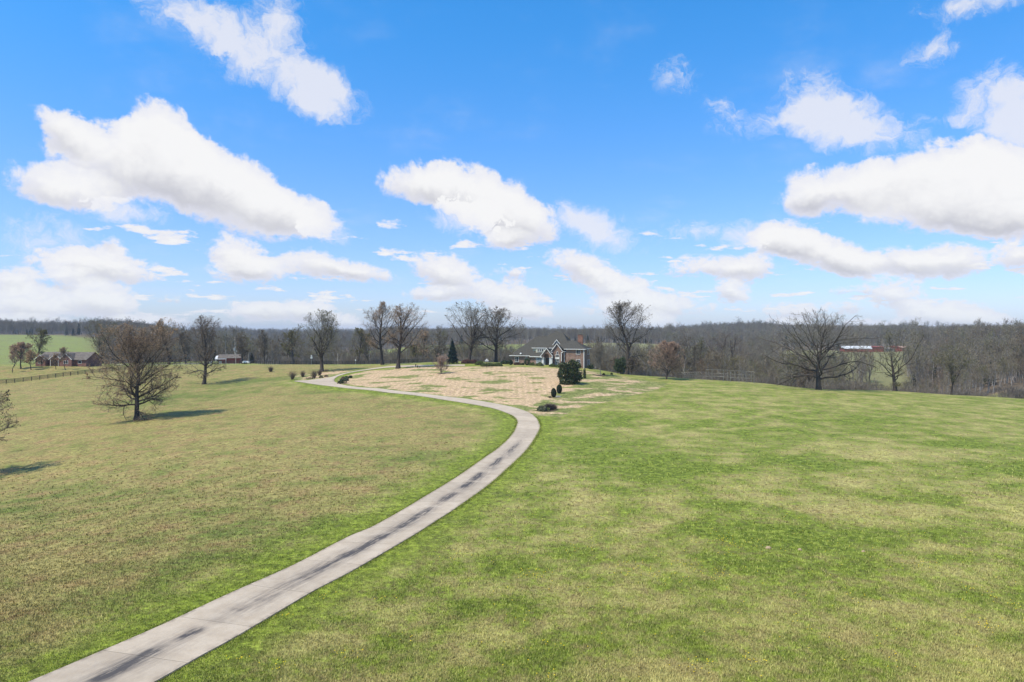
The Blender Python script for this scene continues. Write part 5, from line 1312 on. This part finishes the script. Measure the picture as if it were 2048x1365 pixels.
# ------------------------------------------------------------------ trellis and arched arbour on the rim
ar = at(1380, 218); arb = tag(empty('arched_arbour', ar, .2), 'long grey arbour of curved hoops on the rim of the lawn', 'arbour')
for k in range(9):
    b = MB(); x = -2.6 + k*.78; prev = None
    for a in np.linspace(-.25, PI+.0, 10):
        p = (x + .55*(1-math.sin(max(a, 0))), 1.1*math.cos(max(a, 0)), 1.5 + .65*math.sin(max(a, 0)) if a > -.2 else -.3)
        p = (x, 1.1, -.3) if a < -.2 else (x - .5*math.sin(a), 1.1*math.cos(a), 1.45 + .75*math.sin(a))
        if prev: b.bar(prev, p, .09)
        prev = p
    b.bar(prev, (x, -1.1, -.3), .09); b.build('hoop', M_wood, arb)
for y_, z_ in ((-1.1, 1.4), (1.1, 1.4), (0, 2.15), (-1.1, .6)): MB().bar((-3.1, y_, z_), (4.2, y_, z_), .06).build('lath', M_wood, arb)
tr_ = [(1412, 214, 3.2), (1424, 211, 3.4), (1436, 216, 3.4), (1447, 207, 3.5), (1455, 213, 3.3), (1461, 206, 3.5), (1470, 212, 3.3), (1478, 205, 3.5), (1486, 211, 3.3), (1492, 204.5, 3.5), (1508, 203.5, 3.6), (1503, 209, 3.3)]
P0_ = at(*tr_[0][:2]); tre = tag(empty('grape_trellis', P0_), 'grey post and wire grape trellis standing on the rim of the field', 'trellis')
tops = []
for px, D, h in tr_:
    p = Vector(at(px, D)) - Vector(P0_); b = MB(); b.bar(p+Vector((0, 0, -.4)), p+Vector((0, 0, h)), .13); b.build('post', M_wood, tre); tops.append(p+Vector((0, 0, h)))
for a, b_ in ((0, 3), (3, 5), (5, 7), (7, 9), (9, 10), (0, 2), (2, 4), (4, 6), (6, 8), (8, 11), (11, 10), (1, 4), (3, 4), (5, 6), (7, 8)):
    for dz in ((0,) if (a, b_) in ((1, 4), (3, 4), (5, 6), (7, 8)) else (0, -1.1, -2.1)):
        o_ = Vector((0, 0, dz)); MB().bar(tops[a]+o_, tops[b_]+o_, .075).build('wire' if dz else 'top_rail', M_wood, tre)

# ------------------------------------------------------------------ buildings farther off
def gabled(name, label, cat, px, D, L, wdt, hw, hr, rz, wm, rm, windows=(), z=None, ridge='x'):
    x, y, zz = at(px, D); e = tag(empty(name, (x, y, zz if z is None else z), rz), label, cat)
    MB().box(-L/2, L/2, -wdt/2, wdt/2, -1.5, hw).build('wall', wm, e)
    g = MB()
    for s_ in (-1, 1):
        g.add([(s_*L/2, -wdt/2, hw), (s_*L/2, wdt/2, hw), (s_*L/2, 0, hr-.05), (s_*(L/2-.2), -wdt/2, hw), (s_*(L/2-.2), wdt/2, hw), (s_*(L/2-.2), 0, hr-.05)], [(0,1,2),(5,4,3),(0,3,4,1),(1,4,5,2),(2,5,3,0)])
    g.build('gable', wm, e)
    r = MB(); o_ = .5
    for s_ in (-1, 1):
        r.add([(-L/2-o_, s_*(wdt/2+o_), hw-.15), (L/2+o_, s_*(wdt/2+o_), hw-.15), (L/2+o_, 0, hr), (-L/2-o_, 0, hr), (-L/2-o_, s_*(wdt/2+o_), hw-.27), (L/2+o_, s_*(wdt/2+o_), hw-.27), (L/2+o_, 0, hr-.14), (-L/2-o_, 0, hr-.14)],
              [(0,1,2,3),(7,6,5,4),(0,4,5,1),(1,5,6,2),(2,6,7,3),(3,7,4,0)])
    r.build('roof', rm, e)
    for (a, b_, c, d_, mt) in windows:
        w_ = MB().box(a, b_, -wdt/2-.06, -wdt/2-.002, c, d_).build('window_frame' if mt is M_white else 'window', mt if mt is M_white else M_white, e)
        if mt is not M_white: MB().box(a+.12, b_-.12, -wdt/2-.08, -wdt/2-.061, c+.12, d_-.12).build('pane', mt, w_)
    return e
# brown brick ranch house on the left
rh = gabled('ranch_house', 'low brown brick ranch house with twin front gables, far left behind the fence', 'house', 140, 286, 22, 9, 2.7, 5.6, -.12, M_brick3, M_shingle2,
            windows=[(3.6, 5.2, 1.0, 2.2, M_glass), (7.4, 9.0, 1.0, 2.2, M_glass)])
for gx0, gx1, pk in ((-10.6, -5.6, 4.6), (-4.9, .9, 5.0), (.3, 6.0, 5.2)):
    yf_ = -6.3 if gx0 < -6 else (-5.4 if gx0 < -1 else -6.0)
    xm_ = (gx0+gx1)/2
    MB().prism([(gx0+.3, -1.5), (gx1-.3, -1.5), (gx1-.3, 2.75), (xm_, pk-.2), (gx0+.3, 2.75)], yf_, -4.51).build('wall', M_brick3, rh)
    b = MB()
    for xe in (gx0, gx1):
        b.add([(xe,yf_-.3,2.6),(xm_,yf_-.3,pk),(xm_,0,pk),(xe,0,2.6),(xe,yf_-.3,2.48),(xm_,yf_-.3,pk-.14),(xm_,0,pk-.14),(xe,0,2.48)], [(0,1,2,3),(7,6,5,4),(0,4,5,1),(1,5,6,2),(2,6,7,3),(3,7,4,0)])
    r_ = b.build('roof', M_shingle2, rh)
    b = MB()
    for xe in (gx0, gx1): b.bar((xe, yf_-.34, 2.55), (xm_, yf_-.34, pk-.06), .06, .2)
    b.build('bargeboard', M_white, r_)
    if gx0 != -4.9:
        w_ = MB().box(xm_-1.0, xm_+1.0, yf_-.06, yf_-.002, .9, 2.2).build('window', M_white, rh)
        for s_ in (-.88, .08): MB().box(xm_+s_, xm_+s_+.8, yf_-.08, yf_-.061, 1.0, 2.1).build('pane', M_glass, w_)
    else:
        MB().box(xm_-1.9, xm_+1.2, yf_-.02, yf_+.3, 0, 2.3).build('porch_shade_panel', M_dark, rh)  # solid dark panel stands in for the shade inside the porch
        for s_ in (-2.1, 1.4): MB().cyl((xm_+s_, yf_-.15, -.5), (xm_+s_, yf_-.15, 2.5), .11).build('column', M_white, rh)
# red barn with white awning
rb_ = gabled('red_barn', 'long low red shed with a pale roof behind the dark oak', 'barn', 461, 322, 9.2, 7, 2.7, 4.2, .25, M_red, M_shingle2)
MB().add([(-6.2,-4.2,2.2),(-1.2,-4.2,2.2),(-1.2,-.5,3.6),(-6.2,-.5,3.6),(-6.2,-4.2,2.05),(-1.2,-4.2,2.05),(-1.2,-.5,3.45),(-6.2,-.5,3.45)], [(0,1,2,3),(7,6,5,4),(0,4,5,1),(1,5,6,2),(2,6,7,3),(3,7,4,0)]).build('awning', M_tin, rb_)
for x_ in (-6.0, -1.4): MB().cyl((x_, -4.1, -1), (x_, -4.1, 2.1), .1).build('awning_post', M_white, rb_)
b = MB().box(-4.3, -3.3, -3.9, -3.0, -.8, 1.3).build('door', M_white, rb_)
# barns on the right hillside
def barn(label, px, D, L, hw, hr, rm, rz=0.0, wm=M_red, wd=12): return gabled('red_barn', label, 'barn', px, D, L, wd, hw, hr, rz, wm, rm, group_) if False else gabled('red_barn', label, 'barn', px, D, L, wd, hw, hr, rz, wm, rm)
b1 = barn('red barn with a white metal roof on the far right hillside', 1711, 690, 27, 3.6, 6.0, M_tin, -.30)
b2 = barn('plain red barn next to the white roofed one on the hillside', 1744, 697, 17, 5.2, 5.8, M_red, .05)
b3 = barn('rightmost long low red shed on the far hillside', 1812, 700, 18, 3.4, 5.0, simple('rusty_roof', (.35, .20, .15), (.42, .28, .22), 1), .1)
b4 = barn('small pale shed between the red barns', 1774, 694, 9, 3.0, 4.6, M_shingle2, 0, M_wood)
b5 = barn('narrow red silo like shed right of the pale shed', 1788, 692, 5, 5.0, 5.8, M_red, 0, M_red, 6)
# utility poles
def pole(label, px, D, toprow, r=.14, white=False, cross=False):
    x, y, z = at(px, D); h = (HOR-toprow)/FPX*D+CH-z; e = tag(empty('utility_pole', (x, y, z)), label, 'pole')
    MB().cyl((0, 0, -.3), (0, 0, h), r, r*.8, 8).build('pole', M_pole, e)
    if cross: MB().cyl((-.55, -.1, h-2.0), (-.55, -.1, h-.6), .34, .34, 10).build('transformer', M_metal, e); MB().box(-.5, 0, -.06, .06, h-1.4, h-1.2).build('bracket', M_metal, e); MB().cyl((.35, -.05, h-2.4), (.35, -.05, h-1.9), .16).build('lamp', M_metal, e); MB().box(0, .35, -.03, .03, h-2.2, h-2.12).build('lamp_arm', M_metal, e)
    return e
pole('pale utility pole with a grey transformer beside the red shed', 471.5, 300, 693, .16, cross=True)
pole('thin pale post behind the plank fence, right of the vase shaped tree', 675.5, 292, 707)
x, y, z = at(623, 283); e = tag(empty('bird_house', (x, y, z)), 'white bird house cluster on a pole left of the vase shaped tree', 'bird house')
MB().cyl((0, 0, -.2), (0, 0, 3.2), .05).build('pole', M_metal, e); MB().box(-.35, .35, -.3, .3, 2.5, 3.0).build('box', M_white, e); MB().prism([(-.45, 3.002), (.45, 3.002), (0, 3.4)], -.4, .4).build('roof', M_white, e); MB().box(-.2, .2, -.2, .2, 3.45, 3.9).build('upper_box', M_white, e)
x, y, z = at(711, 281); e = tag(empty('bird_house', (x, y, z)), 'tiny white box on a post by the fence behind the far drive', 'bird house')
MB().cyl((0, 0, -.2), (0, 0, 1.5), .05).build('pole', M_metal, e); MB().box(-.18, .18, -.15, .15, 1.5, 2.0).build('box', M_white, e)
# lamp post with white lanterns by the parking island
x, y, z = ground(973.5, 735.5); e = tag(empty('martin_house', (x, y, z)), 'white wide bird house with a peaked roof on a green post before the island hedge', 'bird house')
MB().cyl((0, 0, -.2), (0, 0, 2.0), .06).build('post', M_dark, e); MB().box(-.55, .55, -.25, .25, 2.0, 2.32).build('box', M_white, e)
MB().prism([(-.66, 2.322), (.66, 2.322), (.22, 2.55), (-.22, 2.55)], -.33, .33).build('roof', M_white, e); MB().prism([(-.2, 2.552), (.2, 2.552), (0, 2.95)], -.2, .2).build('cupola', M_white, e)
# garden urns at the bend of the far drive
for px, row, lab in ((831.5, 734.5, 'tall dark garden urn by the far drive'), (835, 736, 'short dark garden urn by the far drive'), (839.5, 735.5, 'low dark stone at the right of the urns')):
    x, y, z = ground(px, row); h = .9 if 'tall' in lab else (.75 if 'short' in lab else .35)
    b = MB(); b.cyl((0, 0, 0), (0, 0, h*.3), .16, .1, 10); b.cyl((0, 0, h*.3), (0, 0, h), .1, .26, 10); o = b.build('garden_urn', M_black, None, False, (x, y, z)); tag(o, lab, 'urn')
# gravel lane and parked machines behind the fence
V_, F_ = [], []
for k, (px, D) in enumerate([(230, 300), (300, 303), (380, 306), (460, 308), (560, 302), (700, 297)]):
    for s_ in (-1.8, 1.8):
        x, y, z = at(px, D+s_); V_.append((x, y, z+.08))
for k in range(5): F_.append((2*k, 2*k+2, 2*k+3, 2*k+1))
tag(link('gravel_lane', npmesh('gravel_lane', V_, np.array(F_), M_gravel)), 'pale gravel lane behind the plank fence', kind='structure')
def trailer(px, D, L, lab):
    x, y, z = at(px, D); e = tag(empty('farm_trailer', (x, y, z)), lab, 'trailer')
    MB().box(-L/2, L/2, -.9, .9, .55, 1.0).build('bed', M_white, e); MB().box(-L/2+.2, L/2-.4, -.8, .8, 1.001, 1.35).build('load', M_tin, e)
    for s_ in (-.55, .35): MB().cyl((s_, -1.05, .35), (s_, -.91, .35), .35, .35, 12).build('wheel', M_black, e)
trailer(417, 304, 3.2, 'white flat trailer parked behind the dark oak'); trailer(493, 303, 3.0, 'white flat trailer parked right of the red shed')
# molehills
for px, row, w, lab in ((1537, 1098, 12, 'pale earth molehill in the green patch, leftmost of three'), (1600, 1101, 9, 'pale earth molehill in the middle of three'), (1727, 1105, 8, 'pale earth molehill in the dry grass, rightmost of three')):
    x, y, z = ground(px, row); r = w/2/FPX*y
    o = MB().ball((0, 0, 0), r, r*.8, r*.75, 14, 8, .08).build('molehill', M_dirt, None, True, (x, y, z)); tag(o, lab, 'molehill')

# ------------------------------------------------------------------ haze: one closed box of even pale air
m, N = newmat('haze_air')
pv = N.n('ShaderNodeVolumePrincipled'); pv.inputs['Color'].default_value = (.72, .84, 1, 1); pv.inputs['Density'].default_value = .000105
pv.inputs['Anisotropy'].default_value = 0.0
N.n('ShaderNodeOutputMaterial', None, Volume=pv.outputs[0])
ztop = max(float(gZ.max()), CH) + 34; zbot = float(gZ.min()) - 1.0
hz_o = MB().box(gx[0]-20, gx[-1]+20, gy[0]-20, gy[-1]+20, zbot, ztop).build('haze', m)
tag(hz_o, 'thin bluish spring haze over the whole valley', kind='stuff')
